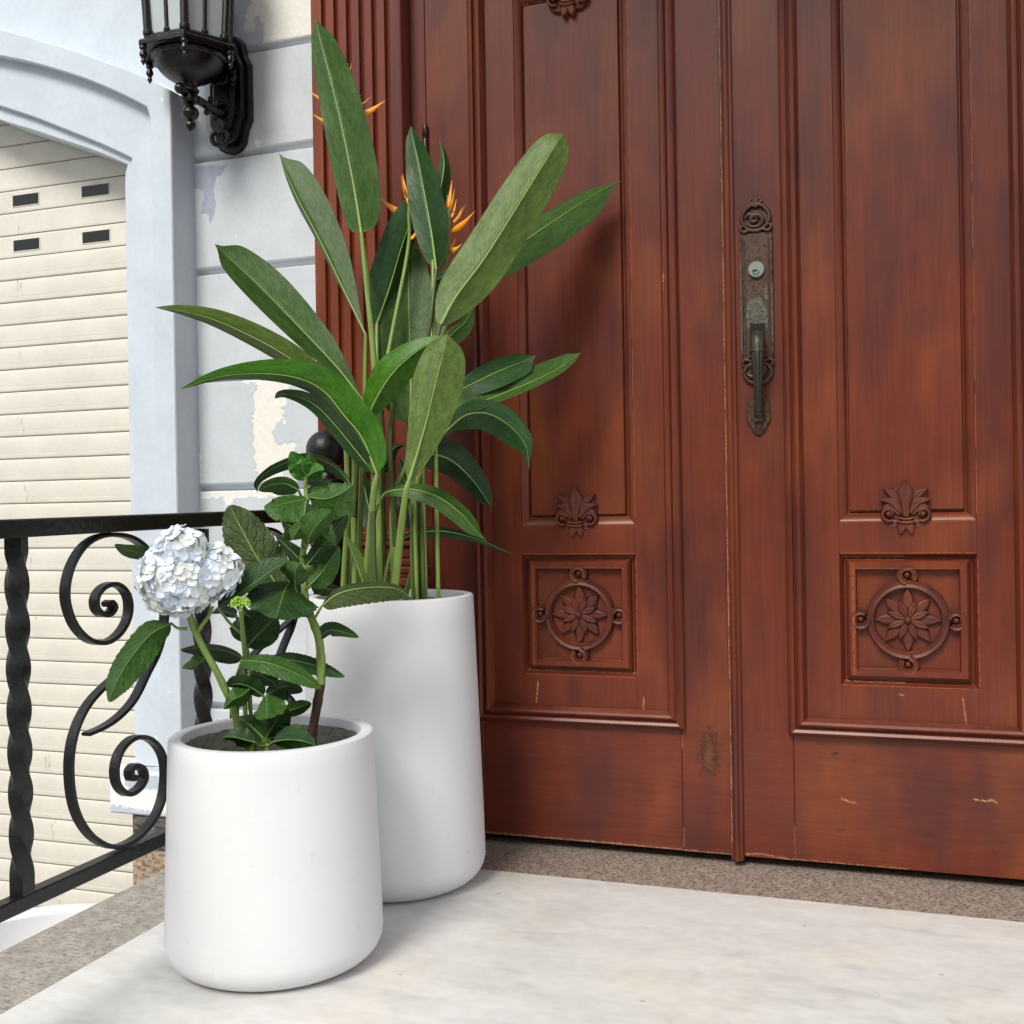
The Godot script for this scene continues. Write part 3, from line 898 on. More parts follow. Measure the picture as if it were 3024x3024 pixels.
const ARCH_OUT := [Vector2(-3.2, 2.10), Vector2(-2.6, 2.06), Vector2(-2.1, 1.955), Vector2(-1.815, 1.864), Vector2(-1.684, 1.815), Vector2(-1.547, 1.759), Vector2(-1.394, 1.688), Vector2(-1.3131, 1.642)]
const ARCH_1 := [Vector2(-3.2, 2.02), Vector2(-2.6, 1.985), Vector2(-2.1, 1.882), Vector2(-1.95, 1.838), Vector2(-1.816, 1.797), Vector2(-1.707, 1.762), Vector2(-1.574, 1.710), Vector2(-1.471, 1.661), Vector2(-1.381, 1.611)]
const ARCH_2 := [Vector2(-3.2, 1.93), Vector2(-2.6, 1.893), Vector2(-2.1, 1.785), Vector2(-1.848, 1.686), Vector2(-1.74, 1.643), Vector2(-1.638, 1.597), Vector2(-1.54, 1.552), Vector2(-1.449, 1.506)]
const ARCH_3 := [Vector2(-3.2, 1.905), Vector2(-2.6, 1.868), Vector2(-2.1, 1.758), Vector2(-1.868, 1.659), Vector2(-1.76, 1.618), Vector2(-1.66, 1.578), Vector2(-1.56, 1.538), Vector2(-1.475, 1.498)]

func band(st: SurfaceTool, up: Array, low: Array, foot: Array, z0: float, z1: float, bev: float) -> void:
	var p := PackedVector2Array()
	for q in spline(up, 4): p.append(q)
	for q in foot: p.append(q)
	var l := spline(low, 4)
	l.reverse()
	for q in l: p.append(q)
	extrude(st, p, z0, z1, bev)

func make_walls() -> void:
	var zp := -0.21
	var t := thing("house_wall", Vector3(-1.05, GROUND_Y, WALL_Z), "pale blue rendered wall with horizontal grooves and peeling paint", "wall")
	UO = t.position
	var o := -t.position
	# backing and plain upper wall
	var st := mb()
	bbox(st, o + Vector3(-1.36, GROUND_Y - 0.02, WALL_Z - 0.25), o + Vector3(-0.60, 2.6, WALL_Z - 0.021), 0.002)
	build(st, "backing", M.wall, t)
	st = mb()
	var up := PackedVector2Array()
	for q in spline(ARCH_OUT, 4): up.append(Vector2(q.x, q.y - 0.02))
	up.append(Vector2(-1.3131, 1.62)); up.append(Vector2(-1.3131, 2.6)); up.append(Vector2(-3.2, 2.6))
	extrude(st, up, WALL_Z - 0.2, WALL_Z, 0.0, Transform3D(Basis.IDENTITY, o))
	build(st, "upper_wall", M.paint, t)
	# rusticated courses, each with rounded lips so that a groove stays between two of them
	var gy := [-0.36, -0.095, 0.168, 0.432, 0.698, 0.962, 1.223, 1.497, 1.741, 2.0, 2.27]
	for i in gy.size() - 1:
		st = mb()
		var a: float = gy[i] + 0.012
		var b: float = gy[i + 1] - 0.004
		var pr := [Vector2(a - 0.013, -0.022), Vector2(a - 0.009, -0.016), Vector2(a - 0.002, -0.006), Vector2(a + 0.002, -0.0015), Vector2(a + 0.006, 0.0), Vector2(b - 0.001, 0.0), Vector2(b + 0.001, -0.0015), Vector2(b + 0.002, -0.008), Vector2(b + 0.002, -0.022)]
		for k in pr.size() - 1:
			st.set_smooth_group(2 if k < 4 else 3 + k)
			quad(st, o + Vector3(-1.3128, pr[k].x, WALL_Z + pr[k].y), o + Vector3(-0.79, pr[k].x, WALL_Z + pr[k].y), o + Vector3(-0.79, pr[k + 1].x, WALL_Z + pr[k + 1].y), o + Vector3(-1.3128, pr[k + 1].x, WALL_Z + pr[k + 1].y))
		build(st, "course", M.wall, t)
	# arched garage surround
	t = thing("garage_surround", Vector3(-1.38, GROUND_Y, zp), "pale blue stepped arch and pillar around the roller shutter", "arch")
	UO = t.position
	o = -t.position
	var X := Transform3D(Basis.IDENTITY, o)
	st = mb()
	var p := PackedVector2Array()
	for q in spline(ARCH_OUT, 4): p.append(q)
	p.append(Vector2(-1.3131, 0.031)); p.append(Vector2(-1.372, 0.031))
	var l := spline(ARCH_1, 4)
	l.append(Vector2(-1.374, 1.590)); l.append(Vector2(-1.372, 1.56))
	l.reverse()
	for q in l: p.append(q)
	extrude(st, p, WALL_Z - 0.1, zp, 0.003, X)
	build(st, "outer_band", M.paint, t)
	st = mb()
	p = PackedVector2Array()
	var u := []
	for q in spline(ARCH_1, 4): u.append(q + Vector2(0.004, 0.02))
	for q in u: p.append(q)
	p.append(Vector2(-1.368, 0.032)); p.append(Vector2(-1.460, 0.032))
	l = spline(ARCH_2, 4)
	l.append(Vector2(-1.457, 1.490)); l.append(Vector2(-1.460, 1.46))
	l.reverse()
	for q in l: p.append(q)
	extrude(st, p, WALL_Z - 0.1, zp - 0.03, 0.003, X)
	build(st, "middle_band", M.paint, t)
	st = mb()
	p = PackedVector2Array()
	for q in spline(ARCH_2, 4): p.append(q + Vector2(0.006, 0.03))
	p.append(Vector2(-1.44, 0.033)); p.append(Vector2(-1.484, 0.033))
	l = spline(ARCH_3, 4)
	l.append(Vector2(-1.482, 1.48)); l.append(Vector2(-1.484, 1.45))
	l.reverse()
	for q in l: p.append(q)
	extrude(st, p, -0.375, zp - 0.046, 0.003, X)
	build(st, "inner_band", M.paint, t)
	# side of the pillar
	st = mb()
	quad(st, o + Vector3(-1.3126, 0.033, zp - 0.003), o + Vector3(-1.3126, 0.033, WALL_Z - 0.001), o + Vector3(-1.3126, 1.638, WALL_Z - 0.001), o + Vector3(-1.3126, 1.638, zp - 0.003))
	quad(st, o + Vector3(-1.3129, 0.033, WALL_Z - 0.001), o + Vector3(-1.3129, 0.033, zp - 0.003), o + Vector3(-1.3129, 1.638, zp - 0.003), o + Vector3(-1.3129, 1.638, WALL_Z - 0.001))
	build(st, "return_face", M.paint, t)
	# flaking plinth and the stones below it
	st = mb()
	bbox(st, o + Vector3(-1.515, -0.076, -0.36), o + Vector3(-1.295, 0.031, -0.20), 0.004)
	build(st, "plinth", M.chipped, t)
	st = mb()
	bbox(st, o + Vector3(-1.458, -0.158, -0.36), o + Vector3(-1.30, -0.0765, zp), 0.003)
	build(st, "stone", M.stone_dark, t)
	st = mb()
	bbox(st, o + Vector3(-1.458, -0.42, -0.36), o + Vector3(-1.30, -0.163, zp + 0.002), 0.003)
	build(st, "stone", M.stone_tan, t)
	st = mb()
	bbox(st, o + Vector3(-1.456, GROUND_Y - 0.02, -0.36), o + Vector3(-1.30, -0.424, zp + 0.001), 0.003)
	build(st, "stone", M.stone_tan, t)
	st = mb()
	bbox(st, o + Vector3(-1.454, GROUND_Y, -0.36), o + Vector3(-1.302, -0.10, zp - 0.006), 0.001)
	build(st, "mortar", M.mortar, t)
	# caulk along the top edge of the arch: ragged white filler
	st = mb()
	var c := spline(ARCH_OUT.slice(2), 10)
	rng.seed = 5
	var pts := []
	for i in c.size(): pts.append(o + Vector3(c[i].x, c[i].y + rng.randf_range(0.0, 0.004), WALL_Z + 0.001))
	var rr := []
	for i in 60: rr.append(rng.randf_range(0.001, 0.006))
	tube(st, pts, rr, 6)
	build(st, "filler", M.white_chip, t)
	# paint chips standing off the pillar
	for q in [[-1.372, 1.000, 0.002, 0.010], [-1.345, 0.22, 0.003, 0.004], [-1.405, 0.10, 0.005, 0.010], [-1.335, 1.622, 0.007, 0.007]]:
		st = mb()
		var zc := (zp if q[0] > -1.373 else zp - 0.03)
		extrude(st, PackedVector2Array([Vector2(q[0] - q[2], q[1] + q[3]), Vector2(q[0] - q[2] * 0.6, q[1] - q[3] * 0.2), Vector2(q[0], q[1] - q[3]), Vector2(q[0] + q[2], q[1] - q[3] * 0.5), Vector2(q[0] + q[2] * 0.3, q[1] + q[3] * 0.3)]), zc - 0.001, zc + 0.0006, 0.0, X)
		build(st, "paint_chip", M.white_chip, t)
	UO = Vector3.ZERO

func make_shutter() -> void:
	var zs := -0.38
	var t := thing("roller_shutter", Vector3(-1.9, GROUND_Y, zs), "cream roller shutter with horizontal slats and small windows", "shutter")
	var o := -t.position
	var pitch := 0.0602
	var y := 1.82
	while y > -0.64:
		var y0 := y - pitch
		var st := mb()
		UO = t.position + Vector3(sin(y * 70.0) * 0.4, y * 3.3, 0)
		var pr := [Vector2(y0 + 0.0008, -0.0032), Vector2(y0 + 0.0012, -0.0006), Vector2(y0 + 0.006, 0.0002), Vector2(y0 + 0.0150, 0.0004), Vector2(y0 + 0.0158, -0.0002), Vector2(y0 + 0.0166, 0.0004), Vector2(y0 + 0.03, 0.0013), Vector2(y0 + 0.045, 0.0012), Vector2(y0 + 0.056, 0.0002), Vector2(y0 + pitch - 0.0010, -0.0006), Vector2(y0 + pitch - 0.0004, -0.0032)]
		if y0 > 1.30:      # the flatter slats at the top
			pr = [Vector2(y0 + 0.0012, -0.009), Vector2(y0 + 0.0018, -0.0006), Vector2(y0 + 0.006, 0.0), Vector2(y0 + pitch - 0.006, 0.0), Vector2(y0 + pitch - 0.0014, -0.0008), Vector2(y0 + pitch - 0.0004, -0.009)]
		for k in pr.size() - 1:
			st.set_smooth_group(2 if y0 <= 1.30 and k != 3 and k != 4 else 3 + k)
			quad(st, o + Vector3(-3.2, pr[k].x, zs + pr[k].y), o + Vector3(-1.44, pr[k].x, zs + pr[k].y), o + Vector3(-1.44, pr[k + 1].x, zs + pr[k + 1].y), o + Vector3(-3.2, pr[k + 1].x, zs + pr[k + 1].y))
		var sl := build(st, "slat", M.slat, t)
		for win in [1.459, 1.339]:
			if absf(y0 - win) < 0.02:
				for k in 5:
					var cx: float = -1.673 - 0.227 * k
					st = mb()
					bbox(st, o + Vector3(cx - 0.043, y0 + 0.0165, zs - 0.002), o + Vector3(cx + 0.043, y0 + 0.0455, zs + 0.0004), 0.0006)
					build(st, "window", M.slot, sl)
					st = mb()
					for e in [[-0.0455, 0.0140, 0.0455, 0.0165], [-0.0455, 0.0455, 0.0455, 0.0480], [-0.0455, 0.0165, -0.0430, 0.0455], [0.0430, 0.0165, 0.0455, 0.0455]]:
						bbox(st, o + Vector3(cx + e[0], y0 + e[1], zs - 0.002), o + Vector3(cx + e[2], y0 + e[3], zs + 0.0016), 0.0005)
					build(st, "window_frame", M.slat, sl)
		y -= pitch
	UO = Vector3.ZERO
	var st2 := mb()
	bbox(st2, o + Vector3(-3.2, GROUND_Y, zs - 0.04), o + Vector3(-1.44, 1.95, zs - 0.011), 0.001)
	build(st2, "backing_rail", M.slat, t)

# ---------------------------------------------------------------- doors
func box_part(a: Vector3, b: Vector3, r: float, called: String, m: Material, parent: Node) -> MeshInstance3D:
	var st := mb()
	bbox(st, a, b, r)
	return build(st, called, m, parent)

func rosette(c: Vector2, zb: float, parent: Node, mt: Material) -> void:
	var st := mb()
	ring(st, c, 0.0610, 0.0072, zb, 0.0140, 0.0, TAU, 56)
	var root := build(st, "rosette", mt, parent)
	for k in 4:
		var a := PI / 2 * k
		var cc := c + Vector2(cos(a), sin(a)) * 0.0770
		st = mb()
		ring(st, cc, 0.0122, 0.0056, zb, 0.0165, a - 2.3, a + 3.0, 30)
		build(st, "curl", mt, root)
		st = mb(true)
		ball(st, Vector3(cc.x, cc.y, zb + 0.007), 0.0062, 12)
		build(st, "boss", mt, root)
	for k in 8:
		var a := PI / 4 * k
		var d := Vector2(cos(a), sin(a))
		st = mb()
		var sp := []
		for i in 9: sp.append(c + d * lerpf(0.010, 0.0535 if k % 2 == 0 else 0.0505, i / 8.0))
		relief(st, sp, [0.004, 0.0075, 0.0105, 0.0112, 0.0098, 0.0065, 0.0008], 0.0095, zb, 0.0016)
		build(st, "petal", mt, root)
	for k in 8:
		var a := PI / 4 * (k + 0.5)
		var d := Vector2(cos(a), sin(a))
		st = mb()
		var sp := []
		for i in 9: sp.append(c + d * lerpf(0.004, 0.036, i / 8.0))
		relief(st, sp, [0.002, 0.0045, 0.0068, 0.0072, 0.006, 0.0038, 0.0006], 0.0085, zb + 0.0055, 0.0025)
		build(st, "petal", mt, root)
	st = mb(true)
	ball(st, Vector3(c.x, c.y, zb + 0.0135), 0.0064, 14)
	build(st, "boss", mt, root)

func palmette(c: Vector2, zb: float, parent: Node, mt: Material) -> void:   # c: middle of the ledge it sits on
	var st := mb()
	var pl := PackedVector2Array()
	for q in [[-0.012, -0.022], [0.012, -0.022], [0.030, -0.012], [0.036, 0.0], [0.033, 0.012], [0.036, 0.028], [0.022, 0.038], [0.010, 0.044], [-0.010, 0.044], [-0.022, 0.038], [-0.036, 0.028], [-0.033, 0.012], [-0.036, 0.0], [-0.030, -0.012]]:
		pl.append(c + Vector2(q[0], q[1]))
	extrude(st, pl, zb - 0.004, zb + 0.004, 0.002)
	var root := build(st, "palmette", mt, parent)
	# outer leaves first, then those that lie on them
	for s in [-1.0, 1.0]:
		var lobes := [
			[[[0.004, -0.002], [0.010, 0.014], [0.019, 0.028], [0.036, 0.0405]], [0.003, 0.006, 0.0085, 0.0075, 0.001], 0.008, 0.004],
			[[[0.006, -0.002], [0.014, 0.010], [0.022, 0.018], [0.0405, 0.0215]], [0.003, 0.0055, 0.0075, 0.0065, 0.001], 0.009, 0.004],
			[[[0.010, -0.004], [0.018, 0.004], [0.027, 0.010], [0.0385, 0.0065]], [0.003, 0.005, 0.006, 0.005, 0.001], 0.007, 0.003],
			[[[0.008, -0.015], [0.016, -0.021], [0.024, -0.022], [0.034, -0.018]], [0.003, 0.005, 0.0055, 0.004, 0.001], 0.006, 0.002],
		]
		for lb in lobes:
			var sp := []
			for q in lb[0]: sp.append(c + Vector2(q[0] * s, q[1]))
			st = mb()
			relief(st, spline(sp, 5), lb[1], lb[2], zb + lb[3], 0.0022)
			build(st, "lobe", mt, root)
		# volute
		st = mb()
		var cc := c + Vector2(0.0275 * s, -0.0035)
		var vp := []
		for i in 26:
			var f := i / 25.0
			var a: float = (PI * 1.35 + f * 5.6) * s + (0.0 if s > 0 else PI)
			vp.append(cc + Vector2(cos(a), sin(a)) * lerpf(0.0125, 0.0058, f))
		relief(st, vp, [0.003, 0.0036, 0.0034, 0.003, 0.0022], 0.008, zb + 0.006)
		build(st, "volute", mt, root)
		st = mb(true)
		ball(st, Vector3(cc.x, cc.y, zb + 0.011), 0.0052, 12)
		build(st, "boss", mt, root)
	var sp2 := []
	for i in 11: sp2.append(c + Vector2(0, lerpf(-0.008, 0.0545, i / 10.0)))
	st = mb()
	relief(st, sp2, [0.0055, 0.0058, 0.0068, 0.0092, 0.0125, 0.0142, 0.0125, 0.006, 0.001], 0.011, zb + 0.007, 0.003)
	build(st, "lobe", mt, root)
	for k in 2:
		st = mb()
		var w := 0.0125 + 0.003 * k
		relief(st, [c + Vector2(-w, -0.010 - 0.0058 * k), c + Vector2(-w * 0.5, -0.0117 - 0.0058 * k), c + Vector2(0, -0.0124 - 0.0058 * k), c + Vector2(w * 0.5, -0.0117 - 0.0058 * k), c + Vector2(w, -0.010 - 0.0058 * k)], [0.0016, 0.0027, 0.003, 0.0027, 0.0016], 0.006, zb + 0.010)
		build(st, "band", mt, root)
	for s in [-1.0, 1.0]:
		st = mb()
		relief(st, spline([c + Vector2(0.003 * s, -0.017), c + Vector2(0.0065 * s, -0.026), c + Vector2(0.009 * s, -0.0375)], 5), [0.006, 0.0085, 0.0075, 0.002], 0.008, zb + 0.005, 0.002)
		build(st, "lobe", mt, root)

func door_leaf(called: String, shift: float, m: Material, label: String) -> Node3D:
	var t := thing(called, Vector3(-0.283 + shift, 0.0135, 0), label, "door", "pair of carved door leaves")
	UO = t.position
	var o := -Vector3(-0.283, 0.0135, 0)
	box_part(o + Vector3(-0.5686, 0.0135, -0.045), o + Vector3(-0.4697, 2.1, 0), 0.0012, "stile", m, t)
	box_part(o + Vector3(-0.0848, 0.0135, -0.045), o + Vector3(0.0024, 2.1, 0), 0.0012, "stile", m, t)
	box_part(o + Vector3(-0.4694, 0.0140, -0.044), o + Vector3(-0.0851, 0.2375, -0.0006), 0.0012, "kick_board", m, t)
	box_part(o + Vector3(-0.4694, 2.02, -0.044), o + Vector3(-0.0851, 2.1, -0.0006), 0.0012, "rail", m, t)
	box_part(o + Vector3(-0.4470, 0.2600, -0.040), o + Vector3(-0.3876, 2.01, -0.004), 0.0001, "field_stile", m, t)
	box_part(o + Vector3(-0.1662, 0.2600, -0.040), o + Vector3(-0.1062, 2.01, -0.004), 0.0001, "field_stile", m, t)
	for q in [[0.2600, 0.3264], [0.5532, 0.6088], [1.6184, 1.70], [1.93, 2.01]]:
		box_part(o + Vector3(-0.3874, q[0], -0.040), o + Vector3(-0.1664, q[1], -0.0041), 0.0001, "rail", m, t)
	box_part(o + Vector3(-0.3676, 0.6290, -0.036), o + Vector3(-0.1862, 1.5982, -0.0114), 0.0002, "panel", m, t)
	box_part(o + Vector3(-0.3600, 0.3535, -0.039), o + Vector3(-0.1938, 0.5261, -0.0190), 0.0002, "panel", m, t)
	box_part(o + Vector3(-0.3874, 1.701, -0.036), o + Vector3(-0.1664, 1.929, -0.012), 0.001, "panel", m, t)
	var z := Vector2.ZERO
	var out_p := [Vector2(0, -0.0068), Vector2(0, 0.0085), Vector2(0.003, 0.0145), Vector2(0.0075, 0.0179), Vector2(0.0120, 0.0156), Vector2(0.0130, 0.0085), Vector2(0.0150, 0.0088), Vector2(0.0175, 0.0139), Vector2(0.0215, 0.0161), Vector2(0.0260, 0.0145), Vector2(0.0290, 0.0068), Vector2(0.0315, 0.0008), Vector2(0.0315, -0.0080)]
	var tall_p := [Vector2(0, -0.0042), Vector2(0.001, -0.0062), Vector2(0.004, -0.0072), Vector2(0.0135, -0.0146), Vector2(0.0150, -0.0208), Vector2(0.0178, -0.0208), Vector2(0.0184, -0.0140), Vector2(0.0200, -0.0118), Vector2(0.0214, -0.0115)]
	var sq_p := [Vector2(0, -0.0042), Vector2(0.001, -0.0072), Vector2(0.006, -0.0167), Vector2(0.0072, -0.0185), Vector2(0.0096, -0.0185), Vector2(0.0102, -0.0144), Vector2(0.0135, -0.0072), Vector2(0.0165, -0.0042), Vector2(0.0262, -0.0042), Vector2(0.0280, -0.0069), Vector2(0.0284, -0.0204)]
	for s in 4:
		var kinds := [[-0.4770, 0.2356, -0.0775, 2.04, out_p], [-0.3875, 0.6087, -0.1663, 1.6185, tall_p], [-0.3875, 0.3263, -0.1663, 0.5533, sq_p]]
		for k in kinds:
			var ms := mould_side(o.x + k[0], o.y + k[1], o.x + k[2], o.y + k[3], k[4], s)
			build(ms, "moulding", m, t)
	rosette(Vector2(o.x - 0.2769, o.y + 0.4398), -0.0190, t, M.carving)
	palmette(Vector2(o.x - 0.2775, o.y + 0.6245), -0.0105, t, M.carving)
	palmette(Vector2(o.x - 0.2775, o.y + 1.6000), -0.0105, t, M.carving)
	UO = Vector3.ZERO
	return t

func door_handle(t: Node3D) -> void:
	var c := Vector3(0.0622, 0, 0) - t.position
	UO = t.position
	var st := mb()
	# long plate
	bbox(st, c + Vector3(-0.0275, 0.900, -0.001), c + Vector3(0.0275, 1.122, 0.0045), 0.0012)
	for s in [-1.0, 1.0]:
		bbox(st, c + Vector3(s * 0.0262 - 0.0022, 0.905, 0.0035), c + Vector3(s * 0.0262 + 0.0022, 1.118, 0.0072), 0.001)
		bbox(st, c + Vector3(s * 0.0208 - 0.0012, 0.905, 0.0035), c + Vector3(s * 0.0208 + 0.0012, 1.112, 0.0062), 0.0006)
	var root := build(st, "door_handle", M.bronze, t)
	# greenish area where the lacquer has gone
	st = mb()
	var pg := PackedVector2Array()
	for q in [[-0.0185, 0.957], [-0.019, 0.985], [-0.017, 1.000], [-0.011, 1.006], [0.006, 1.007], [0.012, 1.002], [0.011, 0.994], [0.0185, 0.990], [0.0188, 0.952], [0.006, 0.959], [-0.004, 0.953], [-0.011, 0.953]]:
		pg.append(Vector2(c.x + q[0], c.y + q[1]))
	extrude(st, pg, 0.004, 0.0051, 0.0003)
	pg = PackedVector2Array()
	for q in [[0.014, 1.003], [0.014, 1.022], [0.019, 1.028], [0.019, 1.000]]: pg.append(Vector2(c.x + q[0], c.y + q[1]))
	extrude(st, pg, 0.004, 0.0051, 0.0003)
	bbox(st, c + Vector3(-0.0285, 0.912, 0.004), c + Vector3(-0.0252, 1.068, 0.0077), 0.0008)
	bbox(st, c + Vector3(0.0252, 0.925, 0.004), c + Vector3(0.0285, 1.030, 0.0077), 0.0008)
	build(st, "bare_metal", M.patina, root)
	# crest: a ring, a shell inside it and a small fan on top; the lower end is the same upside down
	for e in [1.0, -1.0]:
		var y0 := 1.122 if e > 0 else 0.900
		st = mb()
		var rp := []
		for i in 25:
			var a := PI * 1.5 - TAU * i / 24.0
			rp.append(c + Vector3(cos(a) * 0.0242 * (1.0 - 0.12 * maxf(0.0, sin(a))), y0 + e * (0.0265 + sin(a) * (0.0235 if e > 0 else 0.0185)), 0.005))
		tube(st, rp, [0.0036], 8)
		for s in [-1.0, 1.0]:
			var a1 := []
			for q in [[0.0, 0.002], [0.010, 0.0055], [0.020, 0.002], [0.0262, 0.006], [0.0258, 0.0125], [0.0215, 0.0118]]: a1.append(c + Vector3(q[0] * s, y0 + e * q[1], 0.006))
			tube(st, spline(a1, 4), [0.002, 0.0032, 0.003, 0.0018], 7)
			a1 = []
			for q in [[0.0, 0.045], [0.006, 0.050], [0.0105, 0.055], [0.0065, 0.060]]: a1.append(c + Vector3(q[0] * s, y0 + e * q[1], 0.006))
			if e > 0: tube(st, spline(a1, 4), [0.0028, 0.0026, 0.0014], 7)
		var sw := []
		for i in 30:
			var f := i / 29.0
			var a := -2.6 + f * 8.2
			sw.append(c + Vector3(cos(a) * 0.0165 * (1.0 - f * 0.82), y0 + e * (0.0225 + sin(a) * 0.0135 * (1.0 - f * 0.82)), 0.005 + 0.004 * f))
		tube(st, sw, [0.0022, 0.0045, 0.0042, 0.0026], 8)
		var sw2 := []
		for q in [[-0.019, 0.026], [-0.012, 0.032], [-0.002, 0.030], [0.003, 0.022]]: sw2.append(c + Vector3(q[0], y0 + e * q[1], 0.0065))
		tube(st, spline(sw2, 4), [0.002, 0.004, 0.0035, 0.002], 8)
		if e > 0:
			var fan := []
			for q in [[0, 0.044], [0, 0.053], [0, 0.0615]]: fan.append(Vector2(c.x + q[0], c.y + y0 + q[1]))
			relief(st, spline(fan, 4), [0.002, 0.005, 0.0075, 0.003], 0.005, 0.004, 0.002)
		var pg2 := PackedVector2Array()
		for i in 16:
			var a := TAU * i / 16.0
			pg2.append(Vector2(c.x + cos(a) * 0.0225, c.y + y0 + e * (0.0225 + sin(a) * 0.0185)))
		extrude(st, pg2, -0.002, 0.0028, 0.0006)
		build(st, "crest", M.bronze, root)
	# lock
	st = mb()
	var X := Transform3D(Basis(Vector3(1, 0, 0), PI / 2), c + Vector3(0.0005, 1.056, 0.0))
	lathe(st, [Vector2(0.0145, 0.0), Vector2(0.0145, 0.0095), Vector2(0.0132, 0.0112), Vector2(0.0, 0.0114)], 32, Vector3.ZERO, 0, 0.0, X)
	var lock := build(st, "lock_cylinder", M.steel, root)
	st = mb()
	bbox(st, c + Vector3(-0.0055, 1.0520, 0.0110), c + Vector3(0.0025, 1.0552, 0.01185), 0.0004)
	build(st, "keyhole", M.hole, lock)
	st = mb()
	var kp := []
	for i in 9:
		var a := PI + PI * i / 8.0
		kp.append(c + Vector3(cos(a) * 0.0056, 1.0525 + sin(a) * 0.0056, 0.0112))
	tube(st, kp, [0.0007], 6)
	build(st, "keyway", M.hole, lock)
	# thumb latch: dark mouth and a tongue
	st = mb()
	bbox(st, c + Vector3(-0.0125, 0.936, 0.0035), c + Vector3(0.0135, 0.9615, 0.0053), 0.0005)
	build(st, "latch_mouth", M.hole, root)
	st = mb()
	tube(st, spline([c + Vector3(0.001, 0.9440, 0.004), c + Vector3(0.002, 0.9440, 0.018), c + Vector3(0.003, 0.939, 0.030), c + Vector3(0.003, 0.930, 0.038)], 5), [0.006, 0.0065, 0.0085, 0.008, 0.003], 10, 0.35)
	build(st, "thumb_latch", M.patina, root)
	# grip
	st = mb()
	var gp := spline([c + Vector3(0.002, 0.936, 0.008), c + Vector3(0.003, 0.936, 0.024), c + Vector3(0.004, 0.924, 0.037), c + Vector3(0.004, 0.897, 0.043), c + Vector3(0.004, 0.864, 0.040), c + Vector3(0.003, 0.832, 0.031), c + Vector3(0.002, 0.808, 0.020), c + Vector3(0.001, 0.794, 0.006)], 5)
	tube(st, gp, [0.009, 0.0120, 0.0135, 0.0122, 0.0100, 0.0080, 0.0068, 0.0072, 0.0095], 8, 0.85)
	var ridge := []
	for v in gp.slice(8, 30): ridge.append(v + Vector3(0.001, 0, 0.0085))
	tube(st, ridge, [0.0012, 0.0042, 0.0034, 0.0024, 0.0012], 8)
	for q in [[13, 0.0138], [29, 0.0088], [31, 0.0092]]:
		tube(st, [gp[q[0]], gp[q[0]] + (gp[q[0] + 1] - gp[q[0]]).normalized() * 0.0035], [q[1], q[1]], 12, 0.9)
	build(st, "grip", M.grip, root)
	st = mb()
	var tp := PackedVector2Array()
	for q in [[-0.019, 0.822], [-0.014, 0.829], [0.014, 0.829], [0.019, 0.822], [0.0205, 0.789], [0.015, 0.780], [0.0, 0.762], [-0.015, 0.780], [-0.0205, 0.789]]: tp.append(Vector2(c.x + q[0], c.y + q[1]))
	extrude(st, tp, -0.001, 0.005, 0.0015)
	tp = PackedVector2Array()
	for q in [[-0.013, 0.818], [0.013, 0.818], [0.0135, 0.790], [-0.0135, 0.790]]: tp.append(Vector2(c.x + q[0], c.y + q[1]))
	extrude(st, tp, 0.004, 0.0075, 0.0012)
	bbox(st, c + Vector3(-0.0085, 0.787, 0.006), c + Vector3(0.0085, 0.800, 0.0145), 0.003)
	for k in 7:
		var a := -PI / 2 + (k - 3) * 0.38
		relief(st, [Vector2(c.x + cos(a) * 0.003, c.y + 0.782 + sin(a) * 0.003), Vector2(c.x + cos(a) * 0.009, c.y + 0.782 + sin(a) * 0.010), Vector2(c.x + cos(a) * 0.0135, c.y + 0.782 + sin(a) * 0.0165)], [0.0008, 0.0018, 0.0012], 0.003, 0.004)
	for k in 5:
		var a := PI / 2 + (k - 2) * 0.42
		relief(st, [Vector2(c.x + cos(a) * 0.004, c.y + 0.824 + sin(a) * 0.003), Vector2(c.x + cos(a) * 0.012, c.y + 0.824 + sin(a) * 0.009)], [0.001, 0.002], 0.003, 0.004)
	build(st, "foot_plate", M.bronze, root)
	UO = Vector3.ZERO

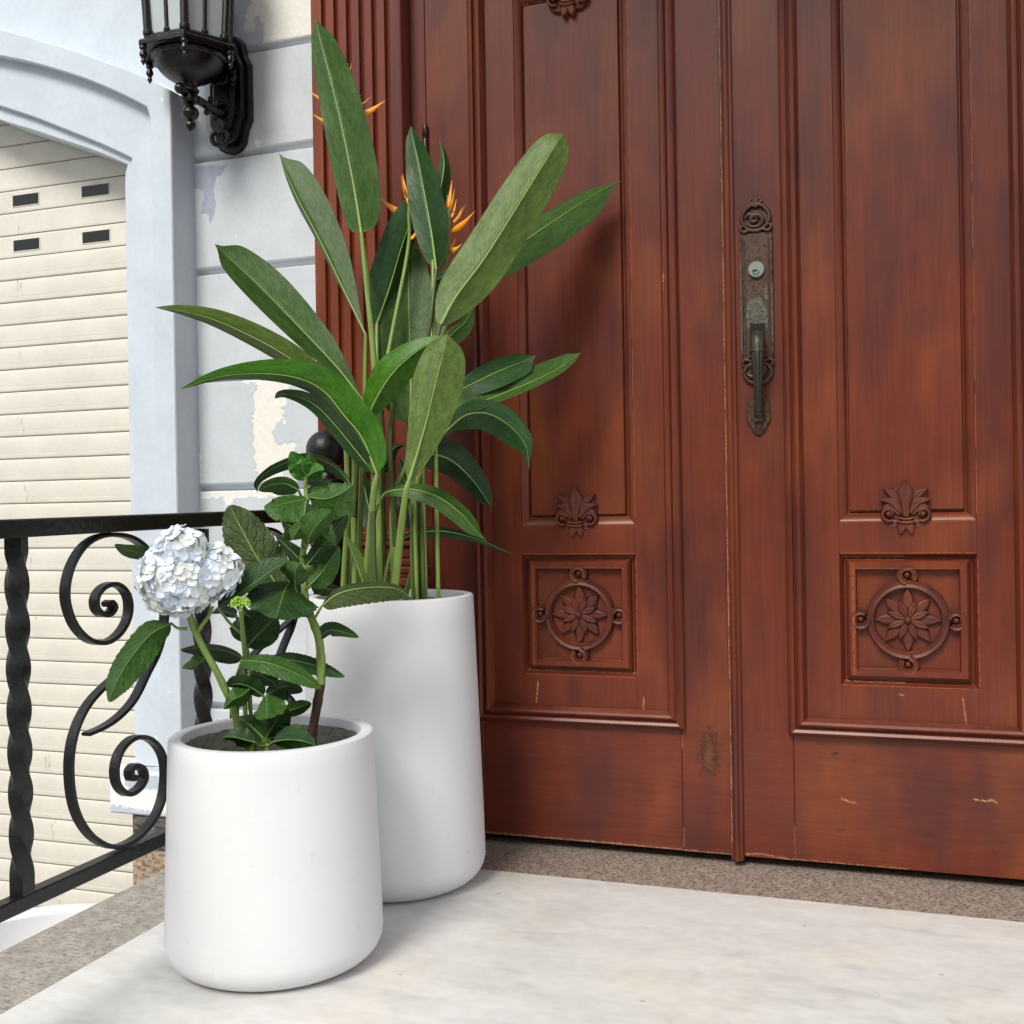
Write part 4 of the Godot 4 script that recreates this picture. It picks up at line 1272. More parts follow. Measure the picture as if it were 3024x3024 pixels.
func make_doors() -> void:
	var l := door_leaf("carved_door_leaf", 0.0, M.leaf_left, "carved mahogany door leaf behind the tall white planter, without a handle")
	var r := door_leaf("carved_door_leaf", 0.5825, M.leaf_right, "carved mahogany door leaf with the tarnished bronze handle")
	UO = r.position
	# round cover strip over the meeting edges
	var st := mb()
	var o := -r.position
	var pr := [Vector2(0.0028, 0.0002), Vector2(0.0030, 0.008), Vector2(0.0048, 0.0098), Vector2(0.0066, 0.0080), Vector2(0.0078, 0.0085), Vector2(0.0100, 0.0135), Vector2(0.0135, 0.0155), Vector2(0.0172, 0.0135), Vector2(0.0192, 0.0085), Vector2(0.0205, 0.0078), Vector2(0.0225, 0.0088), Vector2(0.0244, 0.006), Vector2(0.0246, 0.0002)]
	for k in pr.size() - 1:
		st.set_smooth_group(2 if k > 0 and k < 11 else 3 + k)
		quad(st, o + Vector3(pr[k].x, 0.008, pr[k].y), o + Vector3(pr[k + 1].x, 0.008, pr[k + 1].y), o + Vector3(pr[k + 1].x, 2.1, pr[k + 1].y), o + Vector3(pr[k].x, 2.1, pr[k].y))
	st.set_smooth_group(-1)
	for k in range(1, pr.size() - 1):
		tri(st, o + Vector3(pr[0].x, 0.008, pr[0].y), o + Vector3(pr[k + 1].x, 0.008, pr[k + 1].y), o + Vector3(pr[k].x, 0.008, pr[k].y))
	build(st, "cover_strip", M.strip, r)
	UO = Vector3.ZERO
	door_handle(r)
	# frame
	var t := thing("door_frame", Vector3(-0.70, -0.003, 0.0), "fluted mahogany door surround beside the pale blue wall", "door frame")
	UO = t.position
	o = -t.position
	for side in [0, 1]:
		var mx := func(x: float) -> float: return x if side == 0 else 0.0164 - x   # mirrored about the middle of the pair
		var Xf := Transform3D(Basis(Vector3(1, 0, 0), Vector3(0, 0, -1), Vector3(0, 1, 0)), o)
		st = mb()
		var poly := PackedVector2Array()
		poly.append(Vector2(mx.call(-0.798), 0.30)); 
		poly.append(Vector2(mx.call(-0.798), -0.038)); poly.append(Vector2(mx.call(-0.796), -0.040))
		for k in 6:
			var gx := -0.7745 + 0.0275 * k
			for q in [[0.0, 0.040], [0.0006, 0.0325], [0.0030, 0.0300], [0.0065, 0.0305], [0.0095, 0.0335], [0.0108, 0.0385], [0.0118, 0.040]]:
				poly.append(Vector2(mx.call(gx + q[0]), -q[1]))
		for q in [[-0.6060, 0.040], [-0.6030, 0.0388], [-0.6016, 0.0355], [-0.6015, 0.0]]: poly.append(Vector2(mx.call(q[0]), -q[1]))
		poly.append(Vector2(mx.call(-0.6015), 0.30))
		extrude(st, poly, 0.60, 2.2, 0.0, Xf)
		build(st, "pilaster", M.frame, t)
		st = mb()
		bbox(st, o + Vector3(minf(mx.call(-0.804), mx.call(-0.592)), -0.003, -0.30), o + Vector3(maxf(mx.call(-0.804), mx.call(-0.592)), 0.495, 0.052), 0.003)
		build(st, "pedestal", M.frame, t)
		for q in [[0.495, 0.512, 0.026], [0.512, 0.520, 0.018], [0.520, 0.533, 0.022], [0.533, 0.548, 0.012], [0.548, 0.572, 0.004], [0.572, 0.582, 0.012], [0.582, 0.600, 0.008]]:
			st = mb()
			bbox(st, o + Vector3(minf(mx.call(-0.800 - q[2]), mx.call(-0.5985 + q[2])), q[0], -0.30), o + Vector3(maxf(mx.call(-0.800 - q[2]), mx.call(-0.5985 + q[2])), q[1], 0.043 + q[2]), 0.0035)
			build(st, "base_moulding", M.frame, t)
		st = mb()
		bbox(st, o + Vector3(minf(mx.call(-0.6013), mx.call(-0.5696)), -0.003, -0.12), o + Vector3(maxf(mx.call(-0.6013), mx.call(-0.5696)), 2.14, -0.0008), 0.001)
		build(st, "jamb", M.frame, t)
		for hy in [0.30, 1.345, 1.95]:
			st = mb()
			lathe(st, [Vector2(0, 0.052), Vector2(0.0035, 0.051), Vector2(0.0058, 0.047), Vector2(0.0058, 0.028), Vector2(0.0046, 0.026), Vector2(0.0060, 0.024), Vector2(0.0046, 0.022), Vector2(0.0058, 0.019), Vector2(0.0058, -0.045), Vector2(0.0035, -0.050), Vector2(0, -0.051)], 16, o + Vector3(mx.call(-0.5692), hy, 0.0045))
			build(st, "hinge", M.hinge, t)
	st = mb()
	bbox(st, o + Vector3(-0.60, 2.102, -0.10), o + Vector3(0.63, 2.25, 0.02), 0.003)
	build(st, "head", M.frame, t)
	st = mb()
	bbox(st, o + Vector3(-0.60, -0.003, -0.22), o + Vector3(0.63, 2.10, -0.13), 0.003)
	build(st, "inner_board", M.frame, t)
	UO = Vector3.ZERO
const HELI_LEAVES := [
	[[Vector3(-0.019,0.674,0.052),Vector3(-0.036,0.759,0.044),Vector3(-0.061,0.865,0.036),Vector3(-0.088,0.963,0.028),Vector3(-0.109,1.029,0.020),Vector3(-0.121,1.069,0.012)], 0.0310, 0.0465, -0.020, -0.012, "lance2", 0, [Vector3(-0.008,0.054,0.022),Vector3(0.001,0.213,0.042),Vector3(0.005,0.366,0.052),Vector3(-0.002,0.492,0.052),Vector3(-0.011,0.583,0.052),Vector3(-0.019,0.674,0.052)], 0.0075, 0.0045],
	[[Vector3(-0.029,0.506,0.022),Vector3(-0.069,0.577,0.012),Vector3(-0.125,0.681,0.002),Vector3(-0.175,0.765,-0.008),Vector3(-0.206,0.822,-0.018),Vector3(-0.224,0.858,-0.028)], 0.0046, 0.0465, -0.035, 0.006, "tipw", 0, [Vector3(-0.063,0.049,0.002),Vector3(-0.041,0.260,0.022),Vector3(-0.033,0.388,0.022),Vector3(-0.031,0.453,0.022),Vector3(-0.029,0.506,0.022)], 0.0062, 0.0040],
	[[Vector3(-0.017,0.383,0.052),Vector3(-0.060,0.443,0.064),Vector3(-0.128,0.518,0.076),Vector3(-0.198,0.592,0.088),Vector3(-0.249,0.642,0.100),Vector3(-0.270,0.666,0.112)], 0.0265, 0.0425, -0.020, -0.010, "tipw", 0, [Vector3(-0.059,0.072,0.032),Vector3(-0.048,0.187,0.042),Vector3(-0.033,0.286,0.052),Vector3(-0.017,0.383,0.052)], 0.0060, 0.0040],
	[[Vector3(-0.044,0.383,0.042),Vector3(-0.107,0.430,0.052),Vector3(-0.157,0.471,0.072),Vector3(-0.218,0.508,0.092),Vector3(-0.278,0.537,0.112),Vector3(-0.336,0.554,0.122),Vector3(-0.388,0.564,0.122)], 0.0141, 0.0265, -0.030, 0.012, "lance", 2, [Vector3(-0.048,0.187,0.042),Vector3(-0.046,0.260,0.042),Vector3(-0.044,0.383,0.042)], 0.0062, 0.0040],
	[[Vector3(0.042,0.260,0.132),Vector3(0.017,0.318,0.132),Vector3(-0.010,0.356,0.142),Vector3(-0.042,0.397,0.152),Vector3(-0.079,0.418,0.172),Vector3(-0.136,0.426,0.192),Vector3(-0.209,0.423,0.202),Vector3(-0.281,0.407,0.202)], 0.0151, 0.0387, -0.030, 0.012, "basew", 3, [Vector3(-0.007,0.073,0.082),Vector3(0.011,0.143,0.102),Vector3(0.028,0.204,0.122),Vector3(0.036,0.234,0.132),Vector3(0.042,0.260,0.132)], 0.0085, 0.0050],
	[[Vector3(0.025,0.265,0.112),Vector3(-0.000,0.300,0.122),Vector3(-0.030,0.340,0.132),Vector3(-0.058,0.372,0.142),Vector3(-0.086,0.389,0.152),Vector3(-0.110,0.394,0.162),Vector3(-0.132,0.389,0.152)], 0.0145, 0.0154, -0.010, 0.030, "basew", 4, [Vector3(0.028,0.204,0.122),Vector3(0.027,0.230,0.117),Vector3(0.025,0.265,0.112)], 0.0062, 0.0040],
	[[Vector3(-0.000,0.355,0.082),Vector3(0.035,0.404,0.092),Vector3(0.067,0.439,0.092),Vector3(0.106,0.468,0.082),Vector3(0.151,0.486,0.072)], 0.0336, 0.0300, -0.012, -0.020, "lance", 5, [Vector3(0.003,0.286,0.047),Vector3(0.001,0.312,0.067),Vector3(-0.000,0.355,0.082)], 0.0062, 0.0040],
	[[Vector3(0.107,0.247,0.152),Vector3(0.121,0.294,0.146),Vector3(0.135,0.345,0.140),Vector3(0.149,0.404,0.134),Vector3(0.161,0.454,0.128),Vector3(0.165,0.480,0.122)], 0.0411, 0.0496, -0.012, -0.018, "blunt2", 2, [Vector3(0.053,0.055,0.102),Vector3(0.064,0.100,0.112),Vector3(0.083,0.170,0.132),Vector3(0.101,0.224,0.152),Vector3(0.107,0.247,0.152)], 0.0085, 0.0055],
	[[Vector3(0.101,0.610,0.012),Vector3(0.090,0.674,0.004),Vector3(0.076,0.737,-0.004),Vector3(0.062,0.798,-0.012),Vector3(0.048,0.848,-0.020),Vector3(0.040,0.874,-0.028)], 0.0317, 0.0354, -0.015, -0.020, "lance", 4, [Vector3(0.003,0.049,-0.008),Vector3(0.041,0.240,0.012),Vector3(0.078,0.418,0.032),Vector3(0.098,0.524,0.032),Vector3(0.101,0.610,0.012)], 0.0062, 0.0040],
	[[Vector3(0.072,0.707,-0.048),Vector3(0.082,0.763,-0.056),Vector3(0.087,0.804,-0.063),Vector3(0.083,0.833,-0.071),Vector3(0.073,0.861,-0.078)], 0.0115, 0.0154, -0.010, -0.020, "lance", 4, [Vector3(0.099,0.562,0.022),Vector3(0.079,0.646,-0.028),Vector3(0.072,0.707,-0.048)], 0.0040, 0.0030],
	[[Vector3(-0.022,0.528,-0.008),Vector3(-0.001,0.590,-0.016),Vector3(0.017,0.652,-0.023),Vector3(0.034,0.707,-0.030),Vector3(0.044,0.761,-0.038)], 0.0395, 0.0169, 0.006, -0.030, "blunt", 4, [Vector3(0.005,0.366,0.052),Vector3(-0.009,0.442,0.022),Vector3(-0.022,0.528,-0.008)], 0.0062, 0.0040],
	[[Vector3(0.129,0.507,0.062),Vector3(0.151,0.553,0.049),Vector3(0.193,0.609,0.036),Vector3(0.228,0.665,0.023),Vector3(0.264,0.724,0.011),Vector3(0.292,0.772,-0.002),Vector3(0.311,0.808,-0.015),Vector3(0.320,0.825,-0.028)], 0.0432, 0.0414, -0.020, -0.020, "blunt", 2, [Vector3(0.075,0.400,0.032),Vector3(0.098,0.433,0.052),Vector3(0.117,0.465,0.067),Vector3(0.129,0.507,0.062)], 0.0060, 0.0050],
	[[Vector3(0.121,0.569,-0.028),Vector3(0.157,0.604,-0.048),Vector3(0.188,0.635,-0.068),Vector3(0.239,0.686,-0.113),Vector3(0.291,0.733,-0.158),Vector3(0.332,0.769,-0.193),Vector3(0.370,0.793,-0.218)], 0.0258, 0.0416, -0.030, 0.000, "tipw", 0, [Vector3(0.076,0.419,0.027),Vector3(0.097,0.494,-0.008),Vector3(0.121,0.569,-0.028)], 0.0062, 0.0040],
	[[Vector3(0.094,0.488,-0.028),Vector3(0.108,0.512,-0.048),Vector3(0.123,0.534,-0.068),Vector3(0.132,0.567,-0.078)], 0.0134, 0.0230, -0.020, 0.000, "lance", 0, [Vector3(0.076,0.419,0.027),Vector3(0.085,0.448,0.002),Vector3(0.094,0.488,-0.028)], 0.0062, 0.0040],
	[[Vector3(-0.031,0.503,-0.048),Vector3(0.001,0.556,-0.065),Vector3(0.056,0.609,-0.083),Vector3(0.094,0.641,-0.101),Vector3(0.131,0.684,-0.118)], 0.0194, 0.0253, -0.020, -0.010, "lance", 1, [Vector3(-0.004,0.286,0.032),Vector3(-0.018,0.390,-0.008),Vector3(-0.031,0.503,-0.048)], 0.0062, 0.0040],
	[[Vector3(0.040,0.351,-0.008),Vector3(0.035,0.417,-0.022),Vector3(0.028,0.493,-0.036),Vector3(0.021,0.571,-0.050),Vector3(0.014,0.640,-0.064),Vector3(0.007,0.701,-0.078)], 0.0552, 0.0571, 0.010, 0.010, "lance2", 0, [Vector3(0.029,0.213,0.047),Vector3(0.033,0.277,0.002),Vector3(0.022,0.354,-0.048)], 0.0062, 0.0040],
	[[Vector3(0.109,0.375,0.022),Vector3(0.132,0.403,-0.008),Vector3(0.161,0.422,-0.028),Vector3(0.192,0.442,-0.058),Vector3(0.223,0.459,-0.088),Vector3(0.241,0.468,-0.098)], 0.0247, 0.0285, -0.020, 0.012, "tipw", 4, [Vector3(0.069,0.221,0.047),Vector3(0.090,0.301,0.042),Vector3(0.109,0.375,0.022)], 0.0062, 0.0040],
	[[Vector3(0.115,0.355,0.022),Vector3(0.151,0.374,0.002),Vector3(0.195,0.397,-0.038),Vector3(0.240,0.421,-0.078),Vector3(0.277,0.447,-0.118),Vector3(0.309,0.476,-0.148)], 0.0288, 0.0134, -0.012, 0.020, "blunt", 0, [Vector3(0.069,0.221,0.047),Vector3(0.095,0.301,0.042),Vector3(0.115,0.355,0.022)], 0.0062, 0.0040],
	[[Vector3(0.111,0.313,0.052),Vector3(0.134,0.338,0.042),Vector3(0.155,0.359,0.022),Vector3(0.184,0.362,0.002),Vector3(0.214,0.344,-0.018),Vector3(0.241,0.310,-0.028),Vector3(0.245,0.267,-0.038)], 0.0241, 0.0278, 0.000, -0.025, "tipw", 4, [Vector3(0.054,0.048,0.022),Vector3(0.063,0.168,0.042),Vector3(0.079,0.256,0.052),Vector3(0.111,0.313,0.052)], 0.0062, 0.0040],
	[[Vector3(0.041,0.286,-0.008),Vector3(0.067,0.298,-0.018),Vector3(0.097,0.288,-0.048),Vector3(0.125,0.254,-0.078),Vector3(0.143,0.219,-0.098),Vector3(0.150,0.204,-0.108)], 0.0346, 0.0288, -0.010, -0.020, "lance", 1, [Vector3(0.029,0.213,0.047),Vector3(0.030,0.259,0.012),Vector3(0.041,0.286,-0.008)], 0.0062, 0.0040],
	[[Vector3(0.024,0.213,0.092),Vector3(0.045,0.231,0.102),Vector3(0.089,0.235,0.102),Vector3(0.131,0.222,0.092),Vector3(0.164,0.193,0.072),Vector3(0.183,0.168,0.062),Vector3(0.199,0.148,0.052)], 0.0150, 0.0195, -0.020, 0.006, "tipw", 0, [Vector3(-0.009,0.066,0.072),Vector3(0.005,0.151,0.082),Vector3(0.017,0.191,0.092),Vector3(0.024,0.213,0.092)], 0.0040, 0.0030],
	[[Vector3(0.018,0.151,-0.008),Vector3(0.046,0.162,-0.028),Vector3(0.080,0.162,-0.068),Vector3(0.121,0.146,-0.118),Vector3(0.170,0.118,-0.158)], 0.0087, 0.0126, -0.020, 0.006, "lance", 1, [Vector3(0.033,0.143,0.052),Vector3(0.027,0.154,0.022),Vector3(0.018,0.151,-0.008)], 0.0040, 0.0030],
	[[Vector3(-0.014,0.242,0.112),Vector3(-0.026,0.264,0.122),Vector3(-0.044,0.280,0.132),Vector3(-0.062,0.289,0.142),Vector3(-0.084,0.290,0.152),Vector3(-0.105,0.283,0.162),Vector3(-0.135,0.272,0.162),Vector3(-0.157,0.258,0.162),Vector3(-0.171,0.245,0.152),Vector3(-0.168,0.234,0.152)], 0.0145, 0.0060, -0.012, 0.020, "lance", 4, [Vector3(-0.064,0.075,0.052),Vector3(-0.046,0.160,0.072),Vector3(-0.022,0.214,0.102),Vector3(-0.014,0.242,0.112)], 0.0065, 0.0030],
	[[Vector3(-0.002,0.065,0.092),Vector3(-0.008,0.098,0.099),Vector3(-0.019,0.133,0.105),Vector3(-0.032,0.168,0.112)], 0.0044, 0.0175, -0.020, 0.000, "lance", 2, [], 0.0062, 0.0040],
	[[Vector3(-0.028,0.139,-0.028),Vector3(-0.052,0.181,-0.041),Vector3(-0.073,0.234,-0.055),Vector3(-0.090,0.290,-0.068)], 0.0210, 0.0229, -0.010, -0.010, "lance", 1, [Vector3(-0.031,0.045,-0.048),Vector3(-0.023,0.101,-0.028),Vector3(-0.028,0.139,-0.028)], 0.0062, 0.0040],
	[[Vector3(0.021,0.166,-0.048),Vector3(0.011,0.204,-0.058),Vector3(-0.000,0.252,-0.068),Vector3(-0.018,0.300,-0.078)], 0.0231, 0.0250, -0.010, -0.010, "lance", 1, [Vector3(0.005,0.043,-0.048),Vector3(0.022,0.110,-0.048),Vector3(0.021,0.166,-0.048)], 0.0062, 0.0040],
	[[Vector3(-0.017,0.255,0.012),Vector3(-0.001,0.289,0.005),Vector3(0.011,0.310,-0.001),Vector3(0.029,0.316,-0.008)], 0.0111, 0.0130, -0.010, -0.010, "lance", 1, [], 0.0062, 0.0040],
]
const HELI_STEMS := [
	[[Vector3(-0.077,0.072,0.022),Vector3(-0.060,0.187,0.042),Vector3(-0.054,0.296,0.052),Vector3(-0.057,0.316,0.052)], 0.0065],
	[[Vector3(-0.017,0.048,-0.008),Vector3(-0.013,0.186,0.002),Vector3(-0.006,0.305,0.012),Vector3(-0.003,0.414,0.022)], 0.0075],
	[[Vector3(0.063,0.049,0.032),Vector3(0.065,0.168,0.042),Vector3(0.068,0.266,0.052)], 0.0075],
	[[Vector3(0.036,0.141,0.052),Vector3(0.032,0.213,0.052),Vector3(0.023,0.308,0.042),Vector3(0.025,0.385,0.032)], 0.0060],
	[[Vector3(0.011,0.053,0.052),Vector3(0.015,0.088,0.052),Vector3(0.024,0.124,0.052),Vector3(0.034,0.145,0.052)], 0.0040],
]
const HELI_FLOWERS := [
	[[Vector3(-0.002,0.492,0.052),Vector3(-0.027,0.627,0.022),Vector3(-0.066,0.823,-0.008),Vector3(-0.073,0.919,-0.013),Vector3(-0.077,0.997,-0.018)], [[Vector3(-0.083,0.916,-0.013),Vector3(-0.156,0.960,-0.023),0.0075],[Vector3(-0.092,0.886,-0.013),Vector3(-0.136,0.908,0.007),0.0065],[Vector3(-0.063,0.897,-0.013),Vector3(-0.006,0.923,-0.023),0.0094],[Vector3(-0.067,0.914,-0.013),Vector3(-0.019,0.921,0.007),0.0037],[Vector3(-0.073,0.929,-0.013),Vector3(-0.053,0.939,-0.023),0.0028],[Vector3(-0.074,0.966,-0.013),Vector3(-0.055,0.986,0.007),0.0047],[Vector3(-0.076,0.929,-0.013),Vector3(-0.133,0.957,-0.023),0.0028]]],
	[[Vector3(0.005,0.366,0.052),Vector3(0.014,0.497,0.012),Vector3(0.031,0.659,-0.028),Vector3(0.034,0.724,-0.028),Vector3(0.037,0.781,-0.033)], [[Vector3(0.034,0.738,-0.028),Vector3(0.018,0.796,-0.038),0.0066],[Vector3(0.038,0.744,-0.028),Vector3(0.050,0.793,-0.008),0.0047],[Vector3(0.026,0.720,-0.028),Vector3(-0.026,0.759,-0.038),0.0085],[Vector3(0.030,0.751,-0.028),Vector3(0.029,0.782,-0.008),0.0038],[Vector3(0.037,0.676,-0.028),Vector3(0.047,0.701,-0.038),0.0047],[Vector3(0.048,0.723,-0.028),Vector3(0.041,0.740,-0.008),0.0047]]],
	[[Vector3(0.075,0.400,0.032),Vector3(0.090,0.511,0.002),Vector3(0.097,0.628,-0.038),Vector3(0.100,0.694,-0.048),Vector3(0.099,0.752,-0.053)], [[Vector3(0.100,0.730,-0.048),Vector3(0.104,0.780,-0.058),0.0057],[Vector3(0.104,0.724,-0.048),Vector3(0.121,0.757,-0.028),0.0038],[Vector3(0.106,0.712,-0.048),Vector3(0.112,0.746,-0.058),0.0038],[Vector3(0.105,0.686,-0.048),Vector3(0.158,0.713,-0.028),0.0086],[Vector3(0.110,0.703,-0.048),Vector3(0.122,0.730,-0.058),0.0038],[Vector3(0.112,0.703,-0.048),Vector3(0.140,0.726,-0.028),0.0038],[Vector3(0.099,0.657,-0.048),Vector3(0.111,0.681,-0.058),0.0038],[Vector3(0.099,0.654,-0.048),Vector3(0.133,0.659,-0.028),0.0076]]],
]
